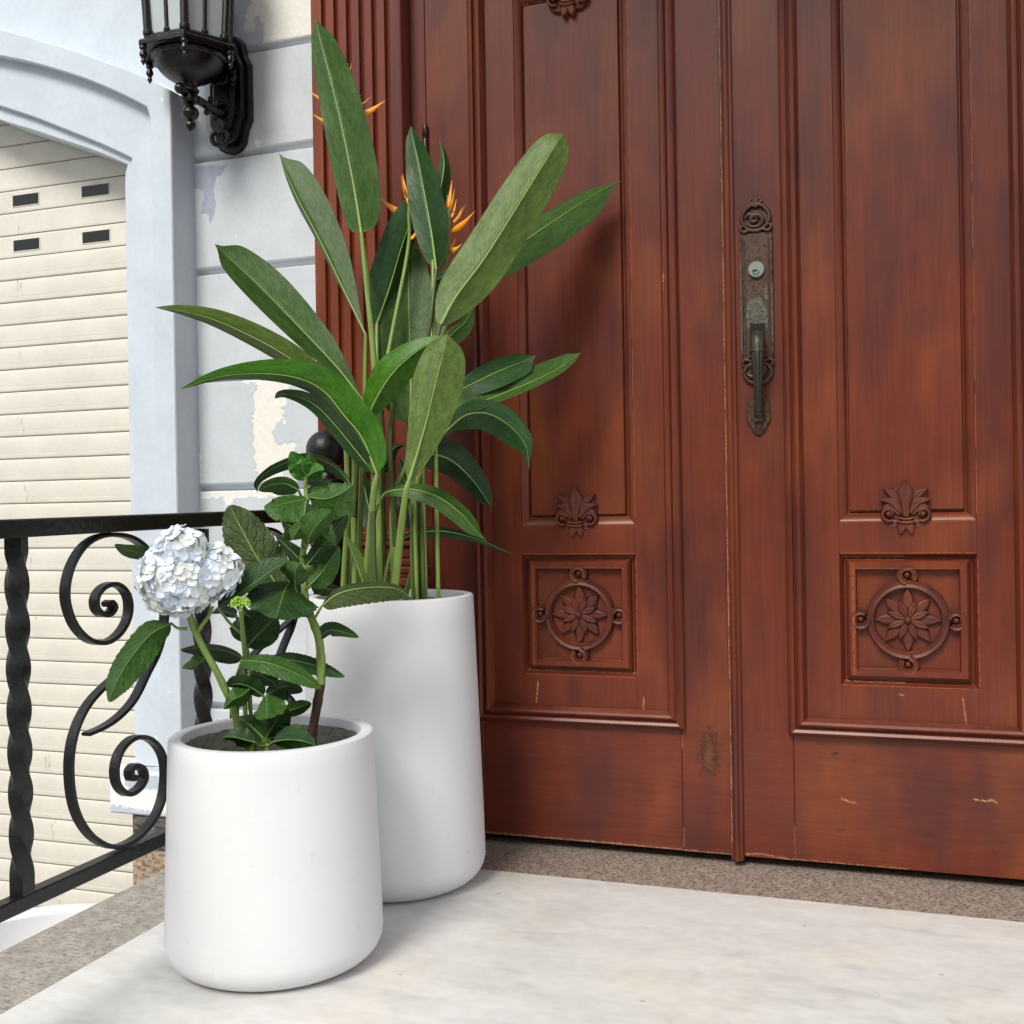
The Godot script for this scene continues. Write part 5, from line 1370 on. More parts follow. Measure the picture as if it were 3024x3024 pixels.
const HYDRA_LEAVES := [
	[[Vector3(-0.105,0.218,0.090),Vector3(-0.108,0.207,0.130),Vector3(-0.104,0.179,0.180),Vector3(-0.102,0.152,0.211),Vector3(-0.106,0.129,0.220)], 0.0263, 0.0239, -0.012, -0.020, 0, [Vector3(-0.081,0.210,0.086)]],
	[[Vector3(-0.149,0.309,0.061),Vector3(-0.150,0.316,0.090),Vector3(-0.153,0.323,0.120),Vector3(-0.157,0.331,0.140)], 0.0134, 0.0134, -0.010, 0.010, 0, [Vector3(-0.119,0.287,0.061)]],
	[[Vector3(0.015,0.261,0.001),Vector3(0.003,0.279,0.001),Vector3(-0.012,0.303,0.010),Vector3(-0.034,0.339,0.010),Vector3(-0.050,0.366,0.010),Vector3(-0.058,0.383,0.010)], 0.0396, 0.0396, -0.004, -0.012, 2, [Vector3(0.021,0.229,-0.019)]],
	[[Vector3(-0.047,0.238,0.061),Vector3(-0.014,0.257,0.061),Vector3(0.015,0.278,0.050),Vector3(0.034,0.293,0.041),Vector3(0.051,0.303,0.030)], 0.0280, 0.0070, -0.020, 0.020, 1, [Vector3(-0.030,0.194,0.021)]],
	[[Vector3(0.034,0.272,0.001),Vector3(0.043,0.262,0.030),Vector3(0.054,0.245,0.061),Vector3(0.059,0.226,0.081)], 0.0544, 0.0562, -0.020, -0.020, 1, [Vector3(0.049,0.270,-0.010)]],
	[[Vector3(0.079,0.236,-0.010),Vector3(0.099,0.252,-0.019),Vector3(0.123,0.259,-0.039),Vector3(0.150,0.259,-0.070),Vector3(0.166,0.253,-0.090),Vector3(0.176,0.242,-0.100)], 0.0085, 0.0254, -0.030, 0.010, 2, [Vector3(0.058,0.214,-0.019)]],
	[[Vector3(0.039,0.418,-0.039),Vector3(0.034,0.434,-0.035),Vector3(0.029,0.447,-0.030),Vector3(0.024,0.460,-0.025)], 0.0185, 0.0148, 0.000, -0.015, 3, [Vector3(0.036,0.403,-0.044)]],
	[[Vector3(0.034,0.419,-0.049),Vector3(0.035,0.435,-0.055),Vector3(0.037,0.448,-0.055),Vector3(0.038,0.460,-0.055)], 0.0094, 0.0132, 0.000, -0.015, 3, [Vector3(0.036,0.403,-0.044)]],
	[[Vector3(0.040,0.422,-0.039),Vector3(0.051,0.428,-0.039),Vector3(0.060,0.431,-0.039),Vector3(0.070,0.432,-0.039)], 0.0149, 0.0149, -0.010, -0.010, 3, [Vector3(0.036,0.403,-0.044)]],
	[[Vector3(0.048,0.423,-0.025),Vector3(0.049,0.433,-0.015),Vector3(0.051,0.441,-0.010),Vector3(0.047,0.448,-0.010)], 0.0165, 0.0165, 0.000, -0.010, 3, []],
	[[Vector3(0.039,0.403,-0.019),Vector3(0.024,0.412,-0.010),Vector3(0.005,0.411,0.001),Vector3(-0.013,0.403,0.005)], 0.0182, 0.0109, -0.020, 0.010, 0, [Vector3(0.038,0.391,-0.039)]],
	[[Vector3(0.052,0.389,-0.019),Vector3(0.038,0.385,0.001),Vector3(0.026,0.381,0.021),Vector3(0.011,0.379,0.030)], 0.0342, 0.0144, 0.020, -0.020, 0, [Vector3(0.044,0.379,-0.035)]],
	[[Vector3(0.043,0.394,-0.039),Vector3(0.059,0.402,-0.049),Vector3(0.078,0.397,-0.070),Vector3(0.092,0.386,-0.080)], 0.0170, 0.0208, -0.020, 0.010, 0, [Vector3(0.039,0.383,-0.039)]],
	[[Vector3(0.057,0.392,-0.019),Vector3(0.088,0.389,-0.010),Vector3(0.114,0.397,-0.010),Vector3(0.129,0.408,-0.015)], 0.0219, 0.0347, -0.012, -0.012, 0, [Vector3(0.042,0.382,-0.035)]],
	[[Vector3(0.064,0.324,0.001),Vector3(0.079,0.338,0.021),Vector3(0.100,0.357,0.030),Vector3(0.118,0.372,0.030)], 0.0268, 0.0196, -0.010, -0.020, 0, [Vector3(0.036,0.306,-0.030)]],
	[[Vector3(0.051,0.294,-0.019),Vector3(0.068,0.320,-0.030),Vector3(0.080,0.344,-0.049),Vector3(0.097,0.367,-0.059)], 0.0130, 0.0205, 0.000, -0.020, 1, [Vector3(0.041,0.283,-0.025)]],
	[[Vector3(0.043,0.294,-0.025),Vector3(0.029,0.308,-0.025),Vector3(0.010,0.322,-0.030),Vector3(-0.010,0.336,-0.035)], 0.0129, 0.0129, -0.010, -0.020, 1, [Vector3(0.042,0.281,-0.025)]],
	[[Vector3(0.055,0.265,-0.019),Vector3(0.067,0.281,-0.030),Vector3(0.078,0.301,-0.039),Vector3(0.087,0.320,-0.049)], 0.0148, 0.0223, -0.010, -0.010, 0, [Vector3(0.042,0.260,-0.025)]],
	[[Vector3(0.047,0.264,0.010),Vector3(0.059,0.277,0.030),Vector3(0.066,0.288,0.041),Vector3(0.073,0.300,0.041)], 0.0283, 0.0248, -0.020, -0.020, 0, [Vector3(0.043,0.253,-0.010)]],
	[[Vector3(0.062,0.385,0.001),Vector3(0.064,0.366,0.010),Vector3(0.062,0.349,0.021),Vector3(0.050,0.332,0.021)], 0.0305, 0.0305, -0.020, -0.020, 0, [Vector3(0.042,0.387,-0.035)]],
	[[Vector3(0.048,0.266,-0.039),Vector3(0.058,0.260,-0.049),Vector3(0.066,0.256,-0.059),Vector3(0.077,0.255,-0.070)], 0.0150, 0.0150, -0.010, -0.010, 1, [Vector3(0.044,0.260,-0.025)]],
	[[Vector3(-0.035,0.163,0.021),Vector3(-0.057,0.173,0.030),Vector3(-0.086,0.178,0.041),Vector3(-0.119,0.175,0.050)], 0.0229, 0.0088, -0.020, 0.015, 1, [Vector3(-0.041,0.151,0.001)]],
	[[Vector3(-0.034,0.176,0.010),Vector3(-0.017,0.193,0.010),Vector3(0.000,0.208,0.010),Vector3(0.017,0.221,0.010)], 0.0288, 0.0270, -0.010, -0.020, 1, [Vector3(-0.042,0.160,0.001)]],
	[[Vector3(-0.102,0.160,0.010),Vector3(-0.109,0.152,0.021),Vector3(-0.123,0.146,0.021),Vector3(-0.138,0.144,0.021)], 0.0071, 0.0161, -0.010, -0.010, 0, [Vector3(-0.075,0.164,0.010)]],
	[[Vector3(-0.023,0.161,0.041),Vector3(0.021,0.161,0.050),Vector3(0.053,0.150,0.041),Vector3(0.076,0.136,0.030),Vector3(0.093,0.123,0.021)], 0.0123, 0.0159, -0.015, 0.010, 0, [Vector3(-0.047,0.130,0.021)]],
	[[Vector3(0.003,0.160,0.010),Vector3(0.034,0.158,0.001),Vector3(0.065,0.148,-0.019),Vector3(0.103,0.132,-0.030)], 0.0109, 0.0182, -0.015, 0.010, 1, [Vector3(-0.037,0.137,0.001)]],
	[[Vector3(0.069,0.187,-0.019),Vector3(0.078,0.198,-0.030),Vector3(0.094,0.196,-0.039),Vector3(0.117,0.187,-0.049)], 0.0130, 0.0083, -0.015, 0.020, 1, [Vector3(0.068,0.176,-0.019)]],
	[[Vector3(-0.001,0.109,0.021),Vector3(-0.014,0.121,0.030),Vector3(-0.028,0.128,0.041),Vector3(-0.049,0.124,0.041)], 0.0124, 0.0194, -0.010, 0.010, 1, [Vector3(-0.002,0.100,0.010)]],
	[[Vector3(-0.008,0.106,0.001),Vector3(0.006,0.114,-0.010),Vector3(0.019,0.117,-0.019),Vector3(0.040,0.110,-0.019)], 0.0128, 0.0201, -0.012, 0.010, 1, [Vector3(-0.002,0.100,0.010)]],
	[[Vector3(0.011,0.113,0.030),Vector3(0.023,0.105,0.050),Vector3(0.030,0.096,0.061),Vector3(0.036,0.087,0.070)], 0.0261, 0.0244, -0.015, -0.015, 0, [Vector3(-0.002,0.100,0.010)]],
	[[Vector3(0.023,0.083,0.001),Vector3(0.032,0.086,-0.010),Vector3(0.043,0.090,-0.015),Vector3(0.054,0.093,-0.019)], 0.0109, 0.0128, -0.010, -0.010, 0, [Vector3(-0.001,0.071,0.010)]],
	[[Vector3(0.003,0.049,0.021),Vector3(0.018,0.066,0.030),Vector3(0.028,0.080,0.030),Vector3(0.042,0.095,0.030)], 0.0248, 0.0248, -0.010, -0.020, 1, [Vector3(-0.003,0.040,0.010)]],
	[[Vector3(-0.002,0.048,0.021),Vector3(-0.014,0.058,0.021),Vector3(-0.028,0.068,0.021),Vector3(-0.052,0.074,0.010)], 0.0232, 0.0197, -0.010, -0.020, 1, [Vector3(-0.003,0.039,0.010)]],
	[[Vector3(0.031,0.050,0.050),Vector3(0.059,0.057,0.061),Vector3(0.085,0.058,0.066),Vector3(0.105,0.052,0.061)], 0.0173, 0.0191, -0.020, -0.010, 1, [Vector3(0.003,0.039,0.021)]],
	[[Vector3(0.008,0.051,0.061),Vector3(-0.003,0.056,0.070),Vector3(-0.016,0.060,0.076),Vector3(-0.034,0.058,0.076)], 0.0172, 0.0155, -0.020, -0.010, 1, [Vector3(0.006,0.039,0.030)]],
	[[Vector3(-0.043,0.224,0.001),Vector3(-0.032,0.218,0.001),Vector3(-0.022,0.209,0.001),Vector3(-0.013,0.195,0.001)], 0.0163, 0.0163, -0.010, -0.010, 1, [Vector3(-0.045,0.210,0.001)]],
	[[Vector3(-0.039,0.220,0.021),Vector3(-0.034,0.210,0.030),Vector3(-0.033,0.199,0.030),Vector3(-0.026,0.187,0.030)], 0.0160, 0.0160, -0.010, -0.010, 1, [Vector3(-0.047,0.208,0.001)]],
	[[Vector3(-0.057,0.222,0.001),Vector3(-0.072,0.226,0.001),Vector3(-0.085,0.228,0.001),Vector3(-0.099,0.223,0.001)], 0.0090, 0.0090, -0.010, -0.010, 1, [Vector3(-0.048,0.208,0.001)]],
	[[Vector3(-0.093,0.267,-0.019),Vector3(-0.085,0.269,-0.030),Vector3(-0.077,0.266,-0.039),Vector3(-0.064,0.269,-0.039)], 0.0130, 0.0130, -0.010, -0.010, 0, [Vector3(-0.072,0.228,-0.015)]],
	[[Vector3(0.052,0.337,-0.010),Vector3(0.052,0.344,0.010),Vector3(0.046,0.353,0.021),Vector3(0.034,0.358,0.021)], 0.0234, 0.0198, -0.010, -0.020, 0, [Vector3(0.040,0.321,-0.030)]],
	[[Vector3(0.061,0.345,-0.010),Vector3(0.082,0.342,0.001),Vector3(0.095,0.334,0.001),Vector3(0.103,0.322,-0.010)], 0.0200, 0.0200, -0.010, -0.020, 0, [Vector3(0.039,0.337,-0.035)]],
	[[Vector3(-0.018,0.119,0.030),Vector3(-0.018,0.113,0.050),Vector3(-0.025,0.109,0.061),Vector3(-0.040,0.095,0.061)], 0.0157, 0.0157, -0.010, -0.010, 0, [Vector3(-0.039,0.121,0.001)]],
	[[Vector3(-0.021,0.140,0.021),Vector3(-0.001,0.141,0.030),Vector3(0.017,0.133,0.030),Vector3(0.026,0.119,0.021)], 0.0142, 0.0160, -0.010, -0.010, 1, [Vector3(-0.035,0.143,0.001)]],
]
const HYDRA_STEMS := [
	[[Vector3(-0.040,0.021,0.001),Vector3(-0.040,0.046,0.021),Vector3(-0.039,0.094,0.041),Vector3(-0.049,0.144,0.061),Vector3(-0.062,0.183,0.076),Vector3(-0.074,0.221,0.086),Vector3(-0.078,0.252,0.090)], 0.0072, 0.0058, 0],
	[[Vector3(-0.068,0.203,0.082),Vector3(-0.057,0.215,0.086),Vector3(-0.049,0.228,0.081),Vector3(-0.042,0.241,0.081)], 0.0038, 0.0030, 0],
	[[Vector3(0.057,0.029,-0.015),Vector3(0.057,0.050,-0.015),Vector3(0.065,0.089,-0.015),Vector3(0.070,0.122,-0.019)], 0.0085, 0.0085, 1],
	[[Vector3(0.070,0.122,-0.019),Vector3(0.071,0.153,-0.019),Vector3(0.068,0.187,-0.019),Vector3(0.058,0.214,-0.019),Vector3(0.047,0.235,-0.022),Vector3(0.042,0.267,-0.025)], 0.0085, 0.0065, 0],
	[[Vector3(0.042,0.267,-0.025),Vector3(0.038,0.306,-0.030),Vector3(0.041,0.352,-0.035),Vector3(0.040,0.383,-0.039),Vector3(0.037,0.419,-0.043)], 0.0065, 0.0042, 0],
	[[Vector3(-0.034,0.021,0.001),Vector3(-0.042,0.052,0.001),Vector3(-0.045,0.106,0.001),Vector3(-0.037,0.146,0.010),Vector3(-0.014,0.201,0.050),Vector3(0.012,0.239,0.095)], 0.0050, 0.0038, 0],
	[[Vector3(-0.002,0.025,0.010),Vector3(-0.001,0.063,0.010),Vector3(-0.002,0.105,0.010)], 0.0060, 0.0040, 0],
	[[Vector3(-0.035,0.019,-0.010),Vector3(-0.043,0.089,-0.010),Vector3(-0.037,0.136,-0.005),Vector3(-0.037,0.175,0.005)], 0.0045, 0.0035, 0],
]

# ---------------------------------------------------------------- iron railing
const SCROLL_UPPER := [Vector2(0.7302,0.5167),Vector2(0.7229,0.5190),Vector2(0.7164,0.5117),Vector2(0.7247,0.5038),Vector2(0.7403,0.5041),Vector2(0.7526,0.5137),Vector2(0.7522,0.5295),Vector2(0.7358,0.5417),Vector2(0.7118,0.5437),Vector2(0.6914,0.5322),Vector2(0.6831,0.5126),Vector2(0.6887,0.4904),Vector2(0.7081,0.4724),Vector2(0.7359,0.4644),Vector2(0.7677,0.4718),Vector2(0.7946,0.4939),Vector2(0.8088,0.5235),Vector2(0.8092,0.5492),Vector2(0.7975,0.5767),Vector2(0.7749,0.5995),Vector2(0.7466,0.6111),Vector2(0.7137,0.6136),Vector2(0.6798,0.6091),Vector2(0.6526,0.5975),Vector2(0.6288,0.5784),Vector2(0.6108,0.5538),Vector2(0.6010,0.5240),Vector2(0.6011,0.4922),Vector2(0.6069,0.4636),Vector2(0.6224,0.4339),Vector2(0.6456,0.4084),Vector2(0.6735,0.3773),Vector2(0.7035,0.3593),Vector2(0.7371,0.3489),Vector2(0.7744,0.3447)]
const SCROLL_LOWER := [Vector2(0.6092,0.4573),Vector2(0.6241,0.4472),Vector2(0.6569,0.4345),Vector2(0.6943,0.4218),Vector2(0.7338,0.4060),Vector2(0.7681,0.3872),Vector2(0.7918,0.3628),Vector2(0.8053,0.3325),Vector2(0.8088,0.2981),Vector2(0.8031,0.2591),Vector2(0.7877,0.2267),Vector2(0.7607,0.1975),Vector2(0.7214,0.1764),Vector2(0.6796,0.1755),Vector2(0.6435,0.1885),Vector2(0.6202,0.2098),Vector2(0.6088,0.2412),Vector2(0.6101,0.2732),Vector2(0.6261,0.2990),Vector2(0.6521,0.3160),Vector2(0.6816,0.3198),Vector2(0.7068,0.3082),Vector2(0.7185,0.2871),Vector2(0.7154,0.2628),Vector2(0.6952,0.2441),Vector2(0.6719,0.2447),Vector2(0.6570,0.2552),Vector2(0.6582,0.2696),Vector2(0.6729,0.2794),Vector2(0.6866,0.2769),Vector2(0.6858,0.2646),Vector2(0.6773,0.2638)]

func make_railing() -> void:
	var t := thing("iron_railing", Vector3(-0.75, 0.0, 0.5), "black wrought iron railing with twisted bars, scrolls and a ball-topped post", "railing")
	UO = t.position
	var o := -t.position
	var st := mb()
	# square rails; the upper one climbs very slightly towards the wall
	var far := 0.094
	var near := 2.6
	for q in [["top_rail", 0.017, 0.6155, 0.6385, 0.0125], ["bottom_rail", 0.0105, 0.1490, 0.1690, 0.0]]:
		st = mb()
		var w: float = q[1]
		var c := 0.002
		var sec := []
		for z in [far, near]:
			var dy: float = q[4] * (0.85 - z) / 0.9 if z < 0.85 else -q[4] * (z - 0.85) / 0.9
			var r := []
			for k in [[-w + c, q[2]], [w - c, q[2]], [w, q[2] + c], [w, q[3] - c], [w - c, q[3]], [-w + c, q[3]], [-w, q[3] - c], [-w, q[2] + c]]: r.append(o + Vector3(-0.75 + k[0], k[1] + dy, z))
			sec.append(r)
		for j in 8:
			var k := (j + 1) % 8
			quad(st, sec[0][k], sec[0][j], sec[1][j], sec[1][k])
		build(st, q[0], M.iron, t)
	# twisted bars
	for bz in [0.5065, 0.8945, 1.2825, 1.6705, 2.0585]:
		st = mb()
		var rings := []
		var n := 84
		for i in n + 1:
			var f := float(i) / n
			var y := lerpf(0.1685, 0.6170, f)
			var tw := clampf((y - 0.190) / 0.405, 0.0, 1.0) * TAU * 1.95
			var rr := []
			for k in 8:
				var a := tw + PI / 4 * k + PI / 8 * (0.0) + PI / 4
				var rad := 0.0147 if k % 2 == 0 else 0.0105
				rr.append(o + Vector3(-0.75 + cos(a) * rad, y, bz + sin(a) * rad))
			rings.append(rr)
		for i in n:
			for k in 8:
				st.set_smooth_group(2 + k / 2)
				var m := (k + 1) % 8
				quad(st, rings[i][m], rings[i][k], rings[i + 1][k], rings[i + 1][m])
		build(st, "twisted_bar", M.iron, t)
	for sh in [-0.388, 0.0, 0.388, 0.776, 1.164]:
		for s in [SCROLL_UPPER, SCROLL_LOWER]:
			var p := []
			for q in s: p.append(Vector2(q.x + sh, q.y))
			var sp := spline(p, 4)
			var q3 := []
			for v in sp: q3.append(Vector2(v.x + o.z, v.y + o.y))
			st = mb()
			strip(st, q3, o.x - 0.75, 0.0165, [0.0078, 0.0064, 0.0062, 0.006, 0.0062, 0.005] if s == SCROLL_UPPER else [0.004, 0.0062, 0.0062, 0.0064, 0.0078])
			build(st, "scroll", M.iron, t)
	# end posts
	for pz in [0.094, 2.6]:
		st = mb()
		bbox(st, o + Vector3(-0.772, 0.0, pz - 0.022), o + Vector3(-0.728, 0.692, pz + 0.022), 0.003)
		bbox(st, o + Vector3(-0.778, 0.692, pz - 0.028), o + Vector3(-0.722, 0.703, pz + 0.028), 0.003)
		var post := build(st, "post", M.iron, t)
		st = mb()
		lathe(st, [Vector2(0.022, 0.702), Vector2(0.016, 0.708), Vector2(0.013, 0.716), Vector2(0.016, 0.726)], 24, o + Vector3(-0.750, 0, pz))
		ball(st, o + Vector3(-0.750, 0.7605, pz), 0.0385, 32)
		build(st, "finial", M.iron, post)
	UO = Vector3.ZERO

# ---------------------------------------------------------------- wall lantern
func make_lantern() -> void:
	var t := thing("wall_lantern", Vector3(-1.200, 1.64, WALL_Z), "black ornate wall lantern with frosted panes beside the arch", "lamp")
	var ax := Vector3(-0.018, 0, 0.148)       # lamp axis seen from the back plate
	var m: Material = M.lamp_black
	var st := mb()
	var oct := func(w: float, y0: float, y1: float, cut: float) -> PackedVector2Array:
		return PackedVector2Array([Vector2(-w + cut * 0.4, y0), Vector2(w - cut * 0.4, y0), Vector2(w, y0 + cut), Vector2(w, y1 - cut), Vector2(w - cut * 0.4, y1), Vector2(-w + cut * 0.4, y1), Vector2(-w, y1 - cut), Vector2(-w, y0 + cut)])
	var bp := func(w: float, y0: float, y1: float) -> PackedVector2Array:
		var p := PackedVector2Array()
		for i in 9:
			var a := PI + PI * i / 8.0
			p.append(Vector2(cos(a) * w * 0.72, y0 + w * 0.62 + sin(a) * w * 0.62))
		p.append(Vector2(w * 0.80, y0 + w * 0.95)); p.append(Vector2(w, y0 + w * 1.35)); p.append(Vector2(w, y1 - w * 1.35)); p.append(Vector2(w * 0.80, y1 - w * 0.95))
		for i in 9:
			var a := PI * i / 8.0
			p.append(Vector2(cos(a) * w * 0.72, y1 - w * 0.62 + sin(a) * w * 0.62))
		p.append(Vector2(-w * 0.80, y1 - w * 0.95)); p.append(Vector2(-w, y1 - w * 1.35)); p.append(Vector2(-w, y0 + w * 1.35)); p.append(Vector2(-w * 0.80, y0 + w * 0.95))
		return p
	extrude(st, bp.call(0.056, -0.140, 0.142), 0.0, 0.018, 0.004)
	extrude(st, bp.call(0.046, -0.122, 0.124), 0.015, 0.034, 0.005)
	extrude(st, bp.call(0.030, -0.095, 0.098), 0.030, 0.048, 0.008)
	build(st, "back_plate", m, t)
	# leafy scrolls on the plate
	for s in [-1.0, 1.0]:
		for e in [[0.0, 1.0], [-0.085, -0.9]]:
			st = mb()
			var sp := []
			for i in 20:
				var f := i / 19.0
				var a: float = f * 7.0 * s + PI * 0.5
				sp.append(Vector3(s * 0.012 + cos(a) * 0.020 * (1.0 - f * 0.75), e[0] + e[1] * 0.03 + sin(a) * 0.026 * (1.0 - f * 0.75), 0.050 + 0.012 * f))
			tube(st, sp, [0.004, 0.006, 0.0045], 8)
			build(st, "leaf_scroll", m, t)
	# arm
	st = mb()
	tube(st, spline([Vector3(0, -0.050, 0.030), Vector3(-0.004, -0.056, 0.065), Vector3(-0.010, -0.050, 0.105), ax + Vector3(0, -0.044, 0.0), ax + Vector3(-0.003, -0.040, 0.026)], 6), [0.014, 0.011, 0.0095, 0.0095, 0.010], 12)
	ball(st, ax + Vector3(-0.004, -0.039, 0.032), 0.0125, 14)
	for k in 4:
		ball(st, Vector3(-0.004, -0.048 + (0.013 if k % 2 == 0 else -0.022), 0.056 + 0.016 * k), 0.0075, 10)
	build(st, "arm", m, t)
	st = mb()
	tube(st, spline([Vector3(0, 0.085, 0.040), Vector3(0, 0.075, 0.075), Vector3(0, 0.055, 0.085), Vector3(0, 0.030, 0.075), Vector3(0, 0.028, 0.055), Vector3(0, 0.045, 0.056)], 6), [0.010, 0.008, 0.008, 0.007, 0.005], 10)
	build(st, "brace", m, t)
	# cup below the lantern, ribbed, with neck, knob and drop
	st = mb()
	lathe(st, [Vector2(0.0, 0.045), Vector2(0.080, 0.045), Vector2(0.085, 0.039), Vector2(0.082, 0.033), Vector2(0.077, 0.031), Vector2(0.076, 0.026), Vector2(0.070, 0.013), Vector2(0.058, 0.000), Vector2(0.042, -0.010), Vector2(0.028, -0.016), Vector2(0.020, -0.020), Vector2(0.0165, -0.025), Vector2(0.0155, -0.028), Vector2(0.021, -0.032), Vector2(0.0205, -0.037), Vector2(0.013, -0.041)], 48, ax, 24, 0.035)
	var cup := build(st, "cup", m, t)
	st = mb()
	lathe(st, [Vector2(0.013, -0.039), Vector2(0.020, -0.047), Vector2(0.022, -0.055), Vector2(0.017, -0.062), Vector2(0.008, -0.065), Vector2(0.009, -0.069), Vector2(0.017, -0.075), Vector2(0.0205, -0.085), Vector2(0.017, -0.095), Vector2(0.008, -0.100), Vector2(0.0055, -0.103), Vector2(0.0105, -0.107), Vector2(0.012, -0.113), Vector2(0.008, -0.121), Vector2(0.0, -0.128)], 24, ax, 12, 0.06)
	build(st, "drop_finial", m, cup)
	# hexagonal gallery
	var hexp := func(r: float) -> PackedVector2Array:
		var p := PackedVector2Array()
		for k in 6:
			var a := PI / 6 + PI / 3 * k
			p.append(Vector2(sin(a) * r, -cos(a) * r))
		return p
	var XY := Transform3D(Basis(Vector3(1, 0, 0), Vector3(0, 0, -1), Vector3(0, 1, 0)), ax)
	st = mb()
	extrude(st, hexp.call(0.118), 0.042, 0.054, 0.004, XY)
	extrude(st, hexp.call(0.106), 0.053, 0.068, 0.006, XY)
	var gal := build(st, "gallery", m, t)
	for k in 6:
		var a := PI / 6 + PI / 3 * k
		st = mb()
		lathe(st, [Vector2(0.006, 0.044), Vector2(0.0085, 0.038), Vector2(0.0085, 0.034), Vector2(0.005, 0.031), Vector2(0.008, 0.025), Vector2(0.0085, 0.019), Vector2(0.0045, 0.013), Vector2(0.0045, 0.010), Vector2(0.006, 0.006), Vector2(0.0, -0.004)], 12, ax + Vector3(sin(a), 0, cos(a)) * 0.108)
		build(st, "pendant", m, gal)
	# lantern body: six panes with a bar down the middle, six corner posts
	for k in 6:
		var a := PI / 6 + PI / 3 * k
		var b := a + PI / 3
		var rb := 0.096
		var rt := 0.112
		var d0 := Vector3(sin(a), 0, cos(a))
		var d1 := Vector3(sin(b), 0, cos(b))
		st = mb()
		tube(st, [ax + d0 * rb + Vector3(0, 0.066, 0), ax + d0 * rt + Vector3(0, 0.33, 0)], [0.0095, 0.0095], 8)
		ball(st, ax + d0 * rb + Vector3(0, 0.072, 0), 0.0125, 10)
		build(st, "corner_post", m, t)
		st = mb()
		var A := ax + d0 * (rb - 0.004) + Vector3(0, 0.067, 0)
		var B := ax + d1 * (rb - 0.004) + Vector3(0, 0.067, 0)
		var C := ax + d1 * (rt - 0.004) + Vector3(0, 0.33, 0)
		var D := ax + d0 * (rt - 0.004) + Vector3(0, 0.33, 0)
		quad(st, A, B, C, D)
		var inn := 0.965
		quad(st, Vector3(ax.x, 0, ax.z) + (B - Vector3(ax.x, 0, ax.z)) * Vector3(inn, 1, inn), Vector3(ax.x, 0, ax.z) + (A - Vector3(ax.x, 0, ax.z)) * Vector3(inn, 1, inn), Vector3(ax.x, 0, ax.z) + (D - Vector3(ax.x, 0, ax.z)) * Vector3(inn, 1, inn), Vector3(ax.x, 0, ax.z) + (C - Vector3(ax.x, 0, ax.z)) * Vector3(inn, 1, inn))
		build(st, "pane", M.milk_glass, t)
		st = mb()
		tube(st, [(A + B) * 0.5, (C + D) * 0.5], [0.0052, 0.0048], 8)
		ball(st, (A + B) * 0.5 + Vector3(0, 0.006, 0), 0.0085, 10)
		build(st, "glazing_bar", m, t)
	st = mb()
	extrude(st, hexp.call(0.130), 0.325, 0.342, 0.004, XY)
	lathe(st, [Vector2(0.118, 0.340), Vector2(0.085, 0.375), Vector2(0.050, 0.395), Vector2(0.040, 0.43), Vector2(0.015, 0.45), Vector2(0.018, 0.47), Vector2(0.0, 0.50)], 24, ax)
	build(st, "roof", m, t)

# ---------------------------------------------------------------- planters
func planter(called: String, at: Vector3, rb: float, rt: float, h: float, rc: float, soil_y: float, thick: float, label: String) -> Node3D:
	var t := thing(called, at, label, "planter", "smooth white planters")
	var st := mb()
	var pr := [Vector2(0.0, 0.0)]
	for i in 9:
		var a := PI / 2 * i / 8.0
		pr.append(Vector2(rb - rc + rc * sin(a), rc - rc * cos(a)))
	for i in range(1, 13):
		var f := i / 12.0
		pr.append(Vector2(lerpf(rb, rt, f * (0.86 + 0.14 * f)), lerpf(rc, h - 0.003, f)))
	for q in [[-0.0008, -0.0012], [-0.003, 0.0], [-thick + 0.003, 0.0], [-thick + 0.0008, -0.0012], [-thick, -0.004], [-thick - 0.001, -0.016]]: pr.append(Vector2(rt + q[0], h + q[1]))
	lathe(st, pr, 96)
	build(st, "shell", M.pot, t)
	st = mb()
	var n := FastNoiseLite.new()
	n.seed = int(h * 1000)
	n.frequency = 6.0
	# rough cast inside wall with an uneven top edge under the painted rim
	var seg := 96
	for i in seg:
		var P := []
		for e in [[i, 0], [i + 1, 0], [i + 1, 1], [i, 1]]:
			var a := TAU * float(e[0] % seg) / seg
			var yy := (h - 0.0135 + n.get_noise_2d(cos(a), sin(a)) * 0.0025) if e[1] == 1 else soil_y - 0.01
			var r := rt - thick - 0.0016 if e[1] == 1 else rt - thick - 0.006
			P.append(Vector3(sin(a) * r, yy, cos(a) * r))
		st.set_smooth_group(2)
		quad(st, P[1], P[0], P[3], P[2])
	build(st, "inside", M.pot_inside, t)
	st = mb(true)
	var rings := 12
	for j in rings:
		for i in 48:
			var P := []
			for e in [[i, j], [i + 1, j], [i + 1, j + 1], [i, j + 1]]:
				var a := TAU * float(e[0] % 48) / 48.0
				var r: float = (rt - thick - 0.003) * float(e[1]) / rings
				var x := sin(a) * r
				var z := cos(a) * r
				P.append(Vector3(x, soil_y + n.get_noise_2d(x * 9.0 + 3.0, z * 9.0) * 0.008, z))
			quad(st, P[3], P[2], P[1], P[0])
	build(st, "soil", M.soil, t)
	return t

